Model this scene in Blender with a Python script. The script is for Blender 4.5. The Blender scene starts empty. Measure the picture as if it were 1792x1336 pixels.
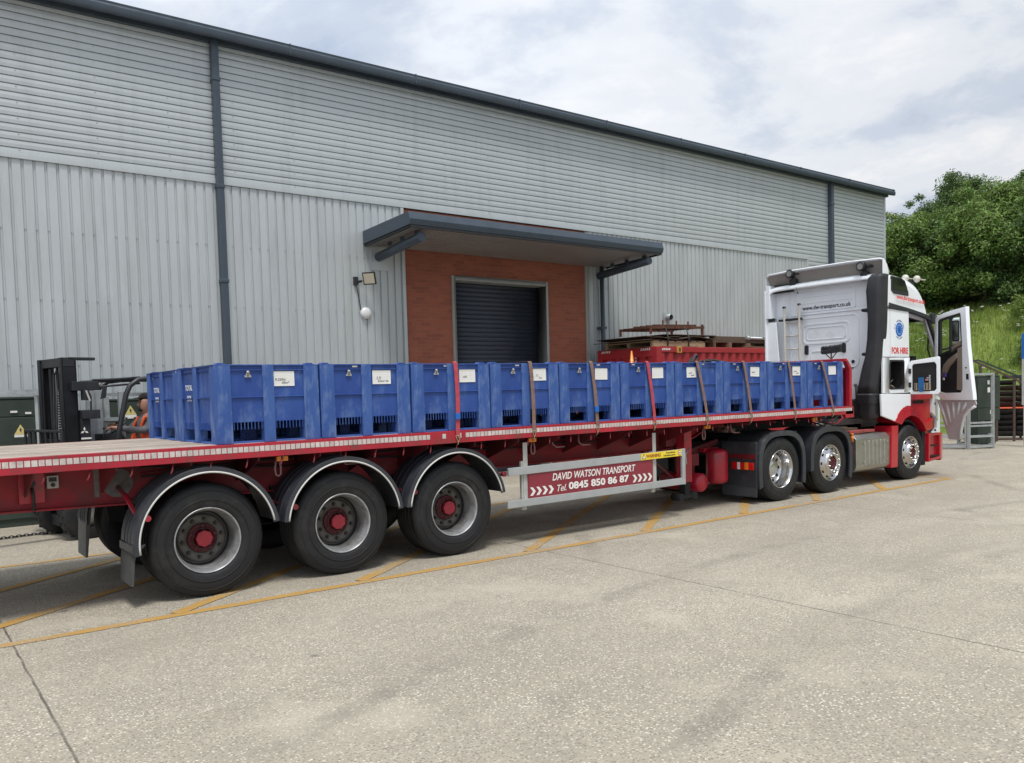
import bpy, bmesh, math, random
from mathutils import Vector, Matrix
R=math.radians; PI=math.pi
sc=bpy.context.scene; COL=sc.collection
# ------------------------------------------------------------------ camera
YAW,PITCH,ROLL=0.6479,0.0473,-0.0280
F,PX,PY,CH=1452.33,897.0,756.3,1.7916
cy,sy,cp,sp=math.cos(YAW),math.sin(YAW),math.cos(PITCH),math.sin(PITCH)
fw=Vector((sy*cp,cy*cp,-sp)); rt=Vector((cy,-sy,0)); up=rt.cross(fw)
cr,sr=math.cos(ROLL),math.sin(ROLL)
r2=cr*rt+sr*up; u2=-sr*rt+cr*up
cam=bpy.data.objects.new('camera',bpy.data.cameras.new('camera')); COL.objects.link(cam)
M=Matrix((r2,u2,-fw)).transposed().to_4x4(); M.translation=Vector((0,0,CH)); cam.matrix_world=M
cd=cam.data; cd.sensor_fit='HORIZONTAL'; cd.sensor_width=36; cd.lens=F/1792*36
cd.shift_x=-(PX-896)/1792; cd.shift_y=(PY-668)/1792; cd.clip_start=.1; cd.clip_end=2000
sc.camera=cam
# ------------------------------------------------------------------ world, sun, exposure
SUN_EL,SUN_AZ=R(67),R(205)      # azimuth clockwise from +Y: sun stands behind the camera, to its left
w=bpy.data.worlds.new('World'); sc.world=w; w.use_nodes=True
nt=w.node_tree; N=nt.nodes; L=nt.links; N.clear()
def nd(t,**k):
    n=N.new(t)
    for a,b in k.items():
        if a in('operation','blend_type','data_type','noise_dimensions','sky_type','musgrave_type'): setattr(n,a,b)
    return n
out=N.new('ShaderNodeOutputWorld'); bg=N.new('ShaderNodeBackground'); L.new(bg.outputs[0],out.inputs[0])
sky=N.new('ShaderNodeTexSky'); sky.sky_type='NISHITA'; sky.sun_disc=False; sky.sun_elevation=SUN_EL; sky.sun_rotation=SUN_AZ
tc=N.new('ShaderNodeTexCoord'); sep=N.new('ShaderNodeSeparateXYZ'); L.new(tc.outputs['Generated'],sep.inputs[0])
mx=nd('ShaderNodeMath',operation='MAXIMUM'); L.new(sep.outputs[2],mx.inputs[0]); mx.inputs[1].default_value=0
ad=nd('ShaderNodeMath',operation='ADD'); L.new(mx.outputs[0],ad.inputs[0]); ad.inputs[1].default_value=.16
dx=nd('ShaderNodeMath',operation='DIVIDE'); L.new(sep.outputs[0],dx.inputs[0]); L.new(ad.outputs[0],dx.inputs[1])
dy=nd('ShaderNodeMath',operation='DIVIDE'); L.new(sep.outputs[1],dy.inputs[0]); L.new(ad.outputs[0],dy.inputs[1])
cmb=N.new('ShaderNodeCombineXYZ'); L.new(dx.outputs[0],cmb.inputs[0]); L.new(dy.outputs[0],cmb.inputs[1])
def wnoise(scale,detail,rough,seed):
    n=N.new('ShaderNodeTexNoise'); n.noise_dimensions='4D'; L.new(cmb.outputs[0],n.inputs['Vector'])
    n.inputs['Scale'].default_value=scale; n.inputs['Detail'].default_value=detail; n.inputs['Roughness'].default_value=rough
    n.inputs['W'].default_value=seed; n.inputs['Distortion'].default_value=.3; return n
def wramp(src,pts):
    r=N.new('ShaderNodeValToRGB'); L.new(src,r.inputs[0]); e=r.color_ramp.elements
    r.color_ramp.interpolation='EASE'
    e[0].position,e[0].color=pts[0][0],(*pts[0][1],1); e[1].position,e[1].color=pts[-1][0],(*pts[-1][1],1)
    for p,c in pts[1:-1]:
        q=e.new(p); q.color=(*c,1)
    return r
n1=wnoise(1.9,10,.60,3.1); n2=wnoise(.55,5,.5,9.4)
tone=wramp(n1.outputs['Fac'],[(.30,(.55,.64,.78)),(.42,(.70,.77,.87)),(.53,(.90,.94,.985)),(.66,(1.08,1.08,1.07))])
cover=wramp(n2.outputs['Fac'],[(.36,(.45,)*3),(.50,(1,1,1))])
scl=N.new('ShaderNodeMix'); scl.data_type='RGBA'; scl.blend_type='MULTIPLY'; scl.inputs[0].default_value=1
L.new(tone.outputs[0],scl.inputs[6]); scl.inputs[7].default_value=(9.6,9.6,9.8,1); scl.clamp_result=False
# brighter cloud towards the sun's half of the sky, greyer low on the far right
dt=N.new('ShaderNodeVectorMath'); dt.operation='DOT_PRODUCT'; L.new(tc.outputs['Generated'],dt.inputs[0]); dt.inputs[1].default_value=(-.55,.45,.70)
mr=N.new('ShaderNodeMapRange'); L.new(dt.outputs['Value'],mr.inputs[0]); mr.inputs[1].default_value=-.3; mr.inputs[2].default_value=.75; mr.inputs[3].default_value=.78; mr.inputs[4].default_value=1.22
sc2=N.new('ShaderNodeVectorMath'); sc2.operation='SCALE'; L.new(scl.outputs[2],sc2.inputs[0]); L.new(mr.outputs[0],sc2.inputs['Scale'])
mixw=N.new('ShaderNodeMix'); mixw.data_type='RGBA'; L.new(cover.outputs[0],mixw.inputs[0]); L.new(sky.outputs[0],mixw.inputs[6]); L.new(sc2.outputs[0],mixw.inputs[7])
L.new(mixw.outputs[2],bg.inputs[0]); bg.inputs[1].default_value=.1
sd=bpy.data.lights.new('sun','SUN'); sd.energy=2.7; sd.angle=R(14); sd.color=(1,.96,.90)
so=bpy.data.objects.new('sun',sd); COL.objects.link(so)
sdir=Vector((math.sin(SUN_AZ)*math.cos(SUN_EL),math.cos(SUN_AZ)*math.cos(SUN_EL),math.sin(SUN_EL)))
so.rotation_euler=sdir.to_track_quat('Z','Y').to_euler(); so.location=(0,-10,20)
vs=sc.view_settings; vs.view_transform='Standard'; vs.look='None'; vs.exposure=.06; vs.gamma=1
# ------------------------------------------------------------------ materials
MAT={}
def mat(name,col,rough=.6,metal=0,var=0,vscale=6,col2=None,bump=0,bscale=60,stretch=None,coat=0,dirt=None,dscale=2.5,dth=(.5,.7),island=0,spec=.5,trans=0,emit=0):
    if name in MAT: return MAT[name]
    m=bpy.data.materials.new(name); m.use_nodes=True; t=m.node_tree; n=t.nodes; l=t.links
    b=n['Principled BSDF']; b.inputs['Roughness'].default_value=rough; b.inputs['Metallic'].default_value=metal
    b.inputs['Specular IOR Level'].default_value=spec
    if coat: b.inputs['Coat Weight'].default_value=coat; b.inputs['Coat Roughness'].default_value=.08
    if trans: b.inputs['Transmission Weight'].default_value=trans
    if emit: b.inputs['Emission Color'].default_value=(*col,1); b.inputs['Emission Strength'].default_value=emit
    tcn=n.new('ShaderNodeTexCoord'); vec=tcn.outputs['Object']
    if stretch:
        mp=n.new('ShaderNodeMapping'); mp.inputs['Scale'].default_value=stretch; l.new(vec,mp.inputs[0]); vec=mp.outputs[0]
    last=None
    c2=col2 or tuple(min(1,c*(1+var)) for c in col); c1=col if col2 else tuple(c*(1-var) for c in col)
    if var or col2:
        nn=n.new('ShaderNodeTexNoise'); nn.inputs['Scale'].default_value=vscale; nn.inputs['Detail'].default_value=7; nn.inputs['Roughness'].default_value=.65
        l.new(vec,nn.inputs['Vector'])
        mm=n.new('ShaderNodeMapRange'); mm.inputs[1].default_value=.32; mm.inputs[2].default_value=.68; l.new(nn.outputs['Fac'],mm.inputs[0])
        mi=n.new('ShaderNodeMix'); mi.data_type='RGBA'; mi.inputs[6].default_value=(*c1,1); mi.inputs[7].default_value=(*c2,1); l.new(mm.outputs[0],mi.inputs[0])
        last=mi.outputs[2]
        rr=n.new('ShaderNodeMapRange'); rr.inputs[3].default_value=max(0,rough-.08); rr.inputs[4].default_value=min(1,rough+.12); l.new(mm.outputs[0],rr.inputs[0]); l.new(rr.outputs[0],b.inputs['Roughness'])
    if dirt:
        n3=n.new('ShaderNodeTexNoise'); n3.inputs['Scale'].default_value=dscale; n3.inputs['Detail'].default_value=9; n3.inputs['Roughness'].default_value=.7
        l.new(vec,n3.inputs['Vector'])
        m3=n.new('ShaderNodeMapRange'); m3.inputs[1].default_value=dth[0]; m3.inputs[2].default_value=dth[1]; m3.inputs[4].default_value=.8; l.new(n3.outputs['Fac'],m3.inputs[0])
        mi=n.new('ShaderNodeMix'); mi.data_type='RGBA'; l.new(m3.outputs[0],mi.inputs[0])
        if last: l.new(last,mi.inputs[6])
        else: mi.inputs[6].default_value=(*col,1)
        mi.inputs[7].default_value=(*dirt,1); last=mi.outputs[2]
    if island:
        g=n.new('ShaderNodeNewGeometry'); hs=n.new('ShaderNodeHueSaturation')
        a=n.new('ShaderNodeMapRange'); a.inputs[3].default_value=1-island; a.inputs[4].default_value=1+island; l.new(g.outputs['Random Per Island'],a.inputs[0]); l.new(a.outputs[0],hs.inputs['Value'])
        if last: l.new(last,hs.inputs['Color'])
        else: hs.inputs['Color'].default_value=(*col,1)
        last=hs.outputs[0]
    if last: l.new(last,b.inputs['Base Color'])
    else: b.inputs['Base Color'].default_value=(*col,1)
    if bump:
        nb=n.new('ShaderNodeTexNoise'); nb.inputs['Scale'].default_value=bscale; nb.inputs['Detail'].default_value=5; l.new(vec,nb.inputs['Vector'])
        bp=n.new('ShaderNodeBump'); bp.inputs['Strength'].default_value=bump; bp.inputs['Distance'].default_value=.01; l.new(nb.outputs['Fac'],bp.inputs['Height']); l.new(bp.outputs[0],b.inputs['Normal'])
    MAT[name]=m; return m
CLAD=mat('cladding_grey',(.50,.535,.55),.40,.25,.06,1.2,stretch=(1,1,.35),dirt=(.40,.43,.43),dscale=1.1,dth=(.45,.8))
CLADH=mat('cladding_grey_horizontal',(.50,.54,.56),.40,.25,.05,.9,stretch=(.4,1,1.2),dirt=(.41,.44,.45),dscale=.9,dth=(.45,.8))
def streaks(m,col,amt):
    t=m.node_tree; n=t.nodes; l=t.links; b=n['Principled BSDF']; src=b.inputs['Base Color'].links[0].from_socket
    v=n.new('ShaderNodeTexCoord').outputs['Object']; mp=n.new('ShaderNodeMapping'); mp.inputs['Scale'].default_value=(3.2,1,.22); l.new(v,mp.inputs[0])
    q=n.new('ShaderNodeTexNoise'); q.inputs['Scale'].default_value=1.6; q.inputs['Detail'].default_value=8; q.inputs['Roughness'].default_value=.7; l.new(mp.outputs[0],q.inputs['Vector'])
    r=n.new('ShaderNodeMapRange'); r.inputs[1].default_value=.50; r.inputs[2].default_value=.72; r.inputs[4].default_value=amt; l.new(q.outputs['Fac'],r.inputs[0])
    mi=n.new('ShaderNodeMix'); mi.data_type='RGBA'; l.new(r.outputs[0],mi.inputs[0]); l.new(src,mi.inputs[6]); mi.inputs[7].default_value=(*col,1); l.new(mi.outputs[2],b.inputs['Base Color'])
streaks(CLAD,(.36,.38,.37),.55); streaks(CLADH,(.37,.40,.41),.5)
TRIM=mat('trim_dark_blue_grey',(.055,.075,.10),.38,.1,.12,3)
SHUT=mat('shutter_dark',(.042,.052,.075),.45,.2,.12,4)
FRAME=mat('frame_light_grey',(.36,.38,.36),.5,0,.08,5)
SOFF=mat('soffit_grey_brown',(.30,.28,.275),.5,.1,.1,2)
RED=mat('red_paint',(.40,.010,.030),.36,0,.18,2,coat=.2,dirt=(.12,.045,.04),dscale=6,dth=(.50,.68))
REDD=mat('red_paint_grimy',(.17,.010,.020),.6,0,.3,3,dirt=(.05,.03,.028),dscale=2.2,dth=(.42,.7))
REDB=mat('red_cab_paint',(.46,.008,.022),.28,0,.05,2,coat=.4,dirt=(.22,.02,.03),dscale=2.5,dth=(.6,.8))
WHT=mat('white_cab_paint',(.86,.90,.94),.3,0,.03,1.5,coat=.4,dirt=(.60,.60,.56),dscale=2,dth=(.58,.85))
BLK=mat('black_plastic',(.020,.022,.026),.5,0,.25,5,bump=.1)
BLKM=mat('black_mudguard',(.032,.036,.045),.42,0,.2,4,dirt=(.10,.10,.10),dscale=4,dth=(.55,.8))
BLKD=mat('black_grime',(.012,.012,.014),.8,0,.4,6)
RUB=mat('tyre_rubber',(.009,.0095,.012),.62,0,.35,7,dirt=(.042,.041,.038),dscale=4.5,dth=(.50,.78),bump=.15,bscale=40)
STEEL=mat('rim_steel_grey',(.42,.44,.46),.38,.6,.15,8,dirt=(.16,.14,.12),dscale=7,dth=(.48,.72))
DISC=mat('disc_dirty_grey',(.12,.115,.105),.6,.3,.3,9)
HUBR=mat('hub_red',(.27,.014,.028),.5,0,.2,6,dirt=(.10,.02,.025),dscale=9,dth=(.50,.70))
HUBD=mat('hub_red_oily',(.075,.010,.014),.6,0,.35,8)
CHR=mat('polished_alloy',(.58,.58,.58),.2,1,.05,5,dirt=(.42,.40,.38),dscale=6,dth=(.58,.75))
GALV=mat('galvanised_steel',(.42,.45,.46),.45,.5,.14,8)
GRYP=mat('grey_rail_paint',(.38,.40,.41),.5,.1,.07,6)
WOOD=mat('deck_wood',(.44,.37,.31),.85,0,0,3,col2=(.22,.18,.155),stretch=(1.5,22,22),bump=.3,island=.25,dirt=(.52,.48,.42),dscale=1.6,dth=(.50,.68))
TIMB=mat('timber_pale',(.42,.33,.21),.8,0,0,4,col2=(.26,.19,.11),stretch=(2,14,14),island=.2)
TIMD=mat('timber_dark',(.13,.085,.055),.85,0,0,4,col2=(.06,.04,.03),stretch=(2,14,14),island=.2)
RUST=mat('rusty_steel',(.16,.065,.035),.85,.2,0,9,col2=(.08,.035,.025))
CONT=mat('container_red',(.36,.022,.030),.5,0,.15,2,dirt=(.20,.04,.035),dscale=2,dth=(.5,.8))
BLUE=mat('blue_plastic',(.010,.045,.235),.5,0,0,2.6,col2=(.024,.078,.31),dirt=(.11,.185,.38),dscale=7,dth=(.50,.74),stretch=(1,1,.45),bump=.08)
BLUED=mat('blue_plastic_runner',(.05,.12,.40),.55,0,.2,5)
PAP=mat('paper_white',(.78,.78,.76),.7,0,.03,10)
INK=mat('ink',(.05,.05,.06),.7)
STRB=mat('strap_brown',(.20,.125,.105),.8,0,.25,20)
STRR=mat('strap_red',(.42,.055,.075),.75,0,.2,20)
WLET=mat('lettering_white',(.80,.78,.76),.5)
SIGNR=mat('sign_maroon',(.24,.022,.040),.45,0,.12,3,coat=.2)
YEL=mat('sticker_yellow',(.85,.66,.04),.45)
ORNG=mat('orange_lens',(.75,.22,.02),.25)
REFL=mat('reflector_white',(.56,.52,.50),.35,0,.14,30,dirt=(.30,.24,.22),dscale=12,dth=(.5,.75),island=.1)
GLASS=mat('glass_dark',(.01,.012,.014),.05,0)
GRN=mat('cabinet_green',(.035,.050,.040),.5,0,.1,3)
GOLD=mat('hazard_yellow',(.70,.58,.22),.5)
SKIN=mat('skin',(.45,.24,.17),.55)
GREYC=mat('grey_cloth',(.13,.13,.14),.9,0,.2,15)
HIVIS=mat('orange_cloth',(.75,.11,.03),.7)
NAVY=mat('navy_cloth',(.03,.035,.05),.9)
HAIR=mat('dark_hair',(.02,.015,.012),.8)
LILAC=mat('door_inner_grey',(.46,.43,.44),.5,0,.08,4)
BEIG=mat('beige_trim',(.25,.20,.16),.7)
LTGR=mat('light_grey',(.45,.45,.43),.5,0,.1,6)
ALU=mat('aluminium_tank',(.38,.375,.35),.36,.85,.12,3,stretch=(1,1,4))
RED2=mat('red_lens',(.55,.01,.01),.2)
BLUT=mat('emblem_blue',(.01,.13,.50),.4)
REDT=mat('lettering_red',(.70,.06,.05),.5)
GRPT=mat('grey_primer',(.16,.15,.15),.7,0,.3,12)
# clear glass, see-through
g=bpy.data.materials.new('clear_glass'); g.use_nodes=True; t=g.node_tree; t.nodes.clear()
o_=t.nodes.new('ShaderNodeOutputMaterial'); a_=t.nodes.new('ShaderNodeBsdfTransparent'); a_.inputs[0].default_value=(.80,.86,.82,1); b_=t.nodes.new('ShaderNodeBsdfGlossy'); b_.inputs['Roughness'].default_value=.03
fr=t.nodes.new('ShaderNodeFresnel'); fr.inputs[0].default_value=1.35; m_=t.nodes.new('ShaderNodeMixShader'); t.links.new(fr.outputs[0],m_.inputs[0]); t.links.new(a_.outputs[0],m_.inputs[1]); t.links.new(b_.outputs[0],m_.inputs[2]); t.links.new(m_.outputs[0],o_.inputs[0]); CLEAR=g
def custom(name):
    m=bpy.data.materials.new(name); m.use_nodes=True; MAT[name]=m; return m,m.node_tree.nodes,m.node_tree.links,m.node_tree.nodes['Principled BSDF']
def noise(n,l,vec,s,d=6,r=.6,dist=0):
    q=n.new('ShaderNodeTexNoise'); q.inputs['Scale'].default_value=s; q.inputs['Detail'].default_value=d; q.inputs['Roughness'].default_value=r; q.inputs['Distortion'].default_value=dist; l.new(vec,q.inputs['Vector']); return q.outputs['Fac']
def rmp(n,l,src,a,b,c=0,d=1):
    q=n.new('ShaderNodeMapRange'); l.new(src,q.inputs[0])
    for i,v in enumerate((a,b,c,d)): q.inputs[i+1].default_value=v
    return q.outputs[0]
def mixc(n,l,f,a,b,bt='MIX'):
    q=n.new('ShaderNodeMix'); q.data_type='RGBA'; q.blend_type=bt
    for i,v in ((0,f),(6,a),(7,b)):
        if isinstance(v,(int,float)): q.inputs[i].default_value=v
        elif isinstance(v,tuple): q.inputs[i].default_value=(*v,1)
        else: l.new(v,q.inputs[i])
    return q.outputs[2]
def mth(n,l,op,a,b=None,c=None):
    q=n.new('ShaderNodeMath'); q.operation=op
    for i,v in enumerate((a,b,c)):
        if v is None: continue
        if isinstance(v,(int,float)): q.inputs[i].default_value=v
        else: l.new(v,q.inputs[i])
    return q.outputs[0]
def concrete_nodes(n,l,vec):
    big=noise(n,l,vec,.35,6,.6); mid=noise(n,l,vec,2.2,8,.7)
    base=mixc(n,l,rmp(n,l,big,.35,.65),(.318,.286,.222),(.43,.388,.302))
    base=mixc(n,l,rmp(n,l,mid,.3,.7,0,.55),base,(.235,.215,.175))
    # exposed aggregate: pale and dark stones
    v=n.new('ShaderNodeTexVoronoi'); v.inputs['Scale'].default_value=62; l.new(vec,v.inputs['Vector'])
    sepc=n.new('ShaderNodeSeparateColor'); l.new(v.outputs['Color'],sepc.inputs[0])
    stone=mth(n,l,'LESS_THAN',v.outputs['Distance'],.46)
    pale=mth(n,l,'MULTIPLY',rmp(n,l,sepc.outputs[0],.50,.58),stone)
    patch=rmp(n,l,noise(n,l,vec,1.1,5,.65),.30,.62,.30,1)
    pale=mth(n,l,'MULTIPLY',pale,patch)
    base=mixc(n,l,pale,base,mixc(n,l,sepc.outputs[1],(.55,.49,.37),(.78,.73,.61)))
    dark=mth(n,l,'MULTIPLY',mth(n,l,'LESS_THAN',sepc.outputs[2],.36),stone)
    base=mixc(n,l,mth(n,l,'MULTIPLY',dark,.75),base,(.135,.118,.10))
    v2=n.new('ShaderNodeTexVoronoi'); v2.inputs['Scale'].default_value=150; l.new(vec,v2.inputs['Vector'])
    s2=n.new('ShaderNodeSeparateColor'); l.new(v2.outputs['Color'],s2.inputs[0])
    base=mixc(n,l,rmp(n,l,s2.outputs[0],0,1,0,.42),base,mixc(n,l,s2.outputs[1],(.17,.15,.13),(.52,.48,.42)))
    return base,v.outputs['Distance'],big
m,n,l,b=custom('concrete'); vec=n.new('ShaderNodeTexCoord').outputs['Object']
base,dist,big=concrete_nodes(n,l,vec)
mid_=noise(n,l,vec,1.5,5,.6); sx=n.new('ShaderNodeSeparateXYZ'); l.new(vec,sx.inputs[0])
wob=mth(n,l,'MULTIPLY',mth(n,l,'SUBTRACT',noise(n,l,vec,3,4),.5),.03)
def joint(coord,off,pitch,wd):
    a=mth(n,l,'ADD',mth(n,l,'ADD',coord,-off+200*pitch),wob); f=mth(n,l,'MODULO',a,pitch)
    f=mth(n,l,'MINIMUM',f,mth(n,l,'SUBTRACT',pitch,f)); return rmp(n,l,f,wd,wd*.4)
jx=joint(sx.outputs[0],.69,5.17,.011); jy=joint(sx.outputs[1],9.0,60,.018)
base=mixc(n,l,mth(n,l,'MULTIPLY',jx,rmp(n,l,mid_,.35,.6,.45,.95)),base,(.07,.062,.052))
base=mixc(n,l,mth(n,l,'MULTIPLY',jy,.5),base,(.44,.42,.38))
# long tyre scuffs and damp stains
mp=n.new('ShaderNodeMapping'); mp.inputs['Scale'].default_value=(.25,1.3,1); mp.inputs['Rotation'].default_value=(0,0,.25); l.new(vec,mp.inputs[0])
st=noise(n,l,mp.outputs[0],1.0,7,.6,.6); base=mixc(n,l,rmp(n,l,st,.50,.72,0,.34),base,(.20,.18,.14))
sp_=noise(n,l,vec,.9,3,.5,.4); base=mixc(n,l,rmp(n,l,sp_,.64,.72,0,.2),base,(.15,.135,.115))
pl=noise(n,l,vec,.75,4,.55,.3); base=mixc(n,l,rmp(n,l,pl,.56,.72,0,.5),base,(.50,.455,.37))
vo=n.new('ShaderNodeTexVoronoi'); vo.inputs['Scale'].default_value=1.15; l.new(vec,vo.inputs['Vector']); base=mixc(n,l,rmp(n,l,vo.outputs['Distance'],.055,.02,0,.6),base,(.09,.08,.07))
for (cx,cy_,rad,wd,am) in((9.0,-14.0,19.6,.13,.5),(9.0,-14.0,17.75,.13,.45),(-6.0,16.0,15.3,.12,.4),(24.0,-4.0,15.4,.13,.45),(24.0,-4.0,13.6,.12,.4)):
    vm=n.new('ShaderNodeVectorMath'); vm.operation='DISTANCE'; l.new(vec,vm.inputs[0]); vm.inputs[1].default_value=(cx,cy_,0)
    dd=mth(n,l,'ABSOLUTE',mth(n,l,'ADD',mth(n,l,'SUBTRACT',vm.outputs['Value'],rad),mth(n,l,'MULTIPLY',wob,4)))
    k_=mth(n,l,'MULTIPLY',rmp(n,l,dd,wd,wd*.45),rmp(n,l,noise(n,l,vec,.55,5,.65),.46,.66,0,am)); base=mixc(n,l,k_,base,(.135,.125,.105))
l.new(base,b.inputs['Base Color']); b.inputs['Roughness'].default_value=.88
bp=n.new('ShaderNodeBump'); bp.inputs['Strength'].default_value=.5; bp.inputs['Distance'].default_value=.004; l.new(dist,bp.inputs['Height']); l.new(bp.outputs[0],b.inputs['Normal'])
CONC=m
m,n,l,b=custom('road_paint_yellow'); vec=n.new('ShaderNodeTexCoord').outputs['Object']
base,dist,big=concrete_nodes(n,l,vec)
wear=rmp(n,l,noise(n,l,vec,26,6,.7),.46,.62,.0,.6); wear2=rmp(n,l,noise(n,l,vec,1.6,5,.6),.48,.75,0,.75)
wr=mth(n,l,'MINIMUM',mth(n,l,'ADD',wear,wear2),.9)
pc=mixc(n,l,noise(n,l,vec,3,6),(.38,.20,.03),(.52,.30,.055))
l.new(mixc(n,l,wr,pc,base),b.inputs['Base Color']); b.inputs['Roughness'].default_value=.75; PAINT=m
m,n,l,b=custom('brickwork'); tcn=n.new('ShaderNodeTexCoord'); mp=n.new('ShaderNodeMapping'); mp.inputs['Rotation'].default_value=(R(90),0,0); l.new(tcn.outputs['Object'],mp.inputs[0])
sx=n.new('ShaderNodeSeparateXYZ'); l.new(tcn.outputs['Object'],sx.inputs[0]); cb=n.new('ShaderNodeCombineXYZ'); l.new(sx.outputs[0],cb.inputs[0]); l.new(sx.outputs[2],cb.inputs[1])
bk=n.new('ShaderNodeTexBrick'); l.new(cb.outputs[0],bk.inputs['Vector']); bk.inputs['Scale'].default_value=1; bk.inputs['Brick Width'].default_value=.225; bk.inputs['Row Height'].default_value=.075; bk.inputs['Mortar Size'].default_value=.006
bk.inputs['Color1'].default_value=(.36,.105,.060,1); bk.inputs['Color2'].default_value=(.24,.070,.045,1); bk.inputs['Mortar'].default_value=(.24,.14,.10,1); bk.inputs['Bias'].default_value=-.1
cc=mixc(n,l,rmp(n,l,noise(n,l,cb.outputs[0],1.4,7,.7),.35,.7,0,.6),bk.outputs['Color'],(.40,.135,.075))
l.new(cc,b.inputs['Base Color']); b.inputs['Roughness'].default_value=.85
bp=n.new('ShaderNodeBump'); bp.inputs['Strength'].default_value=.6; bp.inputs['Distance'].default_value=.006; bp.invert=True; l.new(bk.outputs['Fac'],bp.inputs['Height']); l.new(bp.outputs[0],b.inputs['Normal']); BRICK=m
m,n,l,b=custom('bank_grass_ground'); vec=n.new('ShaderNodeTexCoord').outputs['Object']
c=mixc(n,l,rmp(n,l,noise(n,l,vec,.5,6,.6),.35,.65),(.14,.20,.03),(.24,.30,.06)); c=mixc(n,l,rmp(n,l,noise(n,l,vec,9,6,.7),.35,.7,0,.7),c,(.05,.085,.015))
l.new(c,b.inputs['Base Color']); b.inputs['Roughness'].default_value=.95; BANK=m
def leafmat(name,c1,c2,isl=.5):
    m,n,l,b=custom(name); vec=n.new('ShaderNodeTexCoord').outputs['Object']; gg=n.new('ShaderNodeNewGeometry').outputs['Random Per Island']
    c=mixc(n,l,rmp(n,l,noise(n,l,vec,.8,4),.35,.65),c1,c2); hs=n.new('ShaderNodeHueSaturation'); l.new(c,hs.inputs['Color']); l.new(rmp(n,l,gg,0,1,1-isl,1+isl),hs.inputs['Value'])
    l.new(rmp(n,l,gg,0,1,.48,.51),hs.inputs['Hue'])
    l.new(hs.outputs[0],b.inputs['Base Color']); b.inputs['Roughness'].default_value=.5; b.inputs['Specular IOR Level'].default_value=.35
    tr=n.new('ShaderNodeBsdfTranslucent'); l.new(hs.outputs[0],tr.inputs[0]); ms=n.new('ShaderNodeMixShader'); ms.inputs[0].default_value=.3
    l.new(b.outputs[0],ms.inputs[1]); l.new(tr.outputs[0],ms.inputs[2]); l.new(ms.outputs[0],n['Material Output'].inputs[0]); return m
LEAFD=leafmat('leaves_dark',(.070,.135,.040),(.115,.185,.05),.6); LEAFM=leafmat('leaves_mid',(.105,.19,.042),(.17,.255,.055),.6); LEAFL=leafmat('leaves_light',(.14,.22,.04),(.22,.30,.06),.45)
BLADE=leafmat('grass_blades',(.17,.25,.04),(.28,.36,.085),.35)
BARK=mat('bark',(.09,.07,.05),.9,0,.3,12,bump=.4)
FLOW=mat('daisy_white',(.75,.75,.68),.7)
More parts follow.
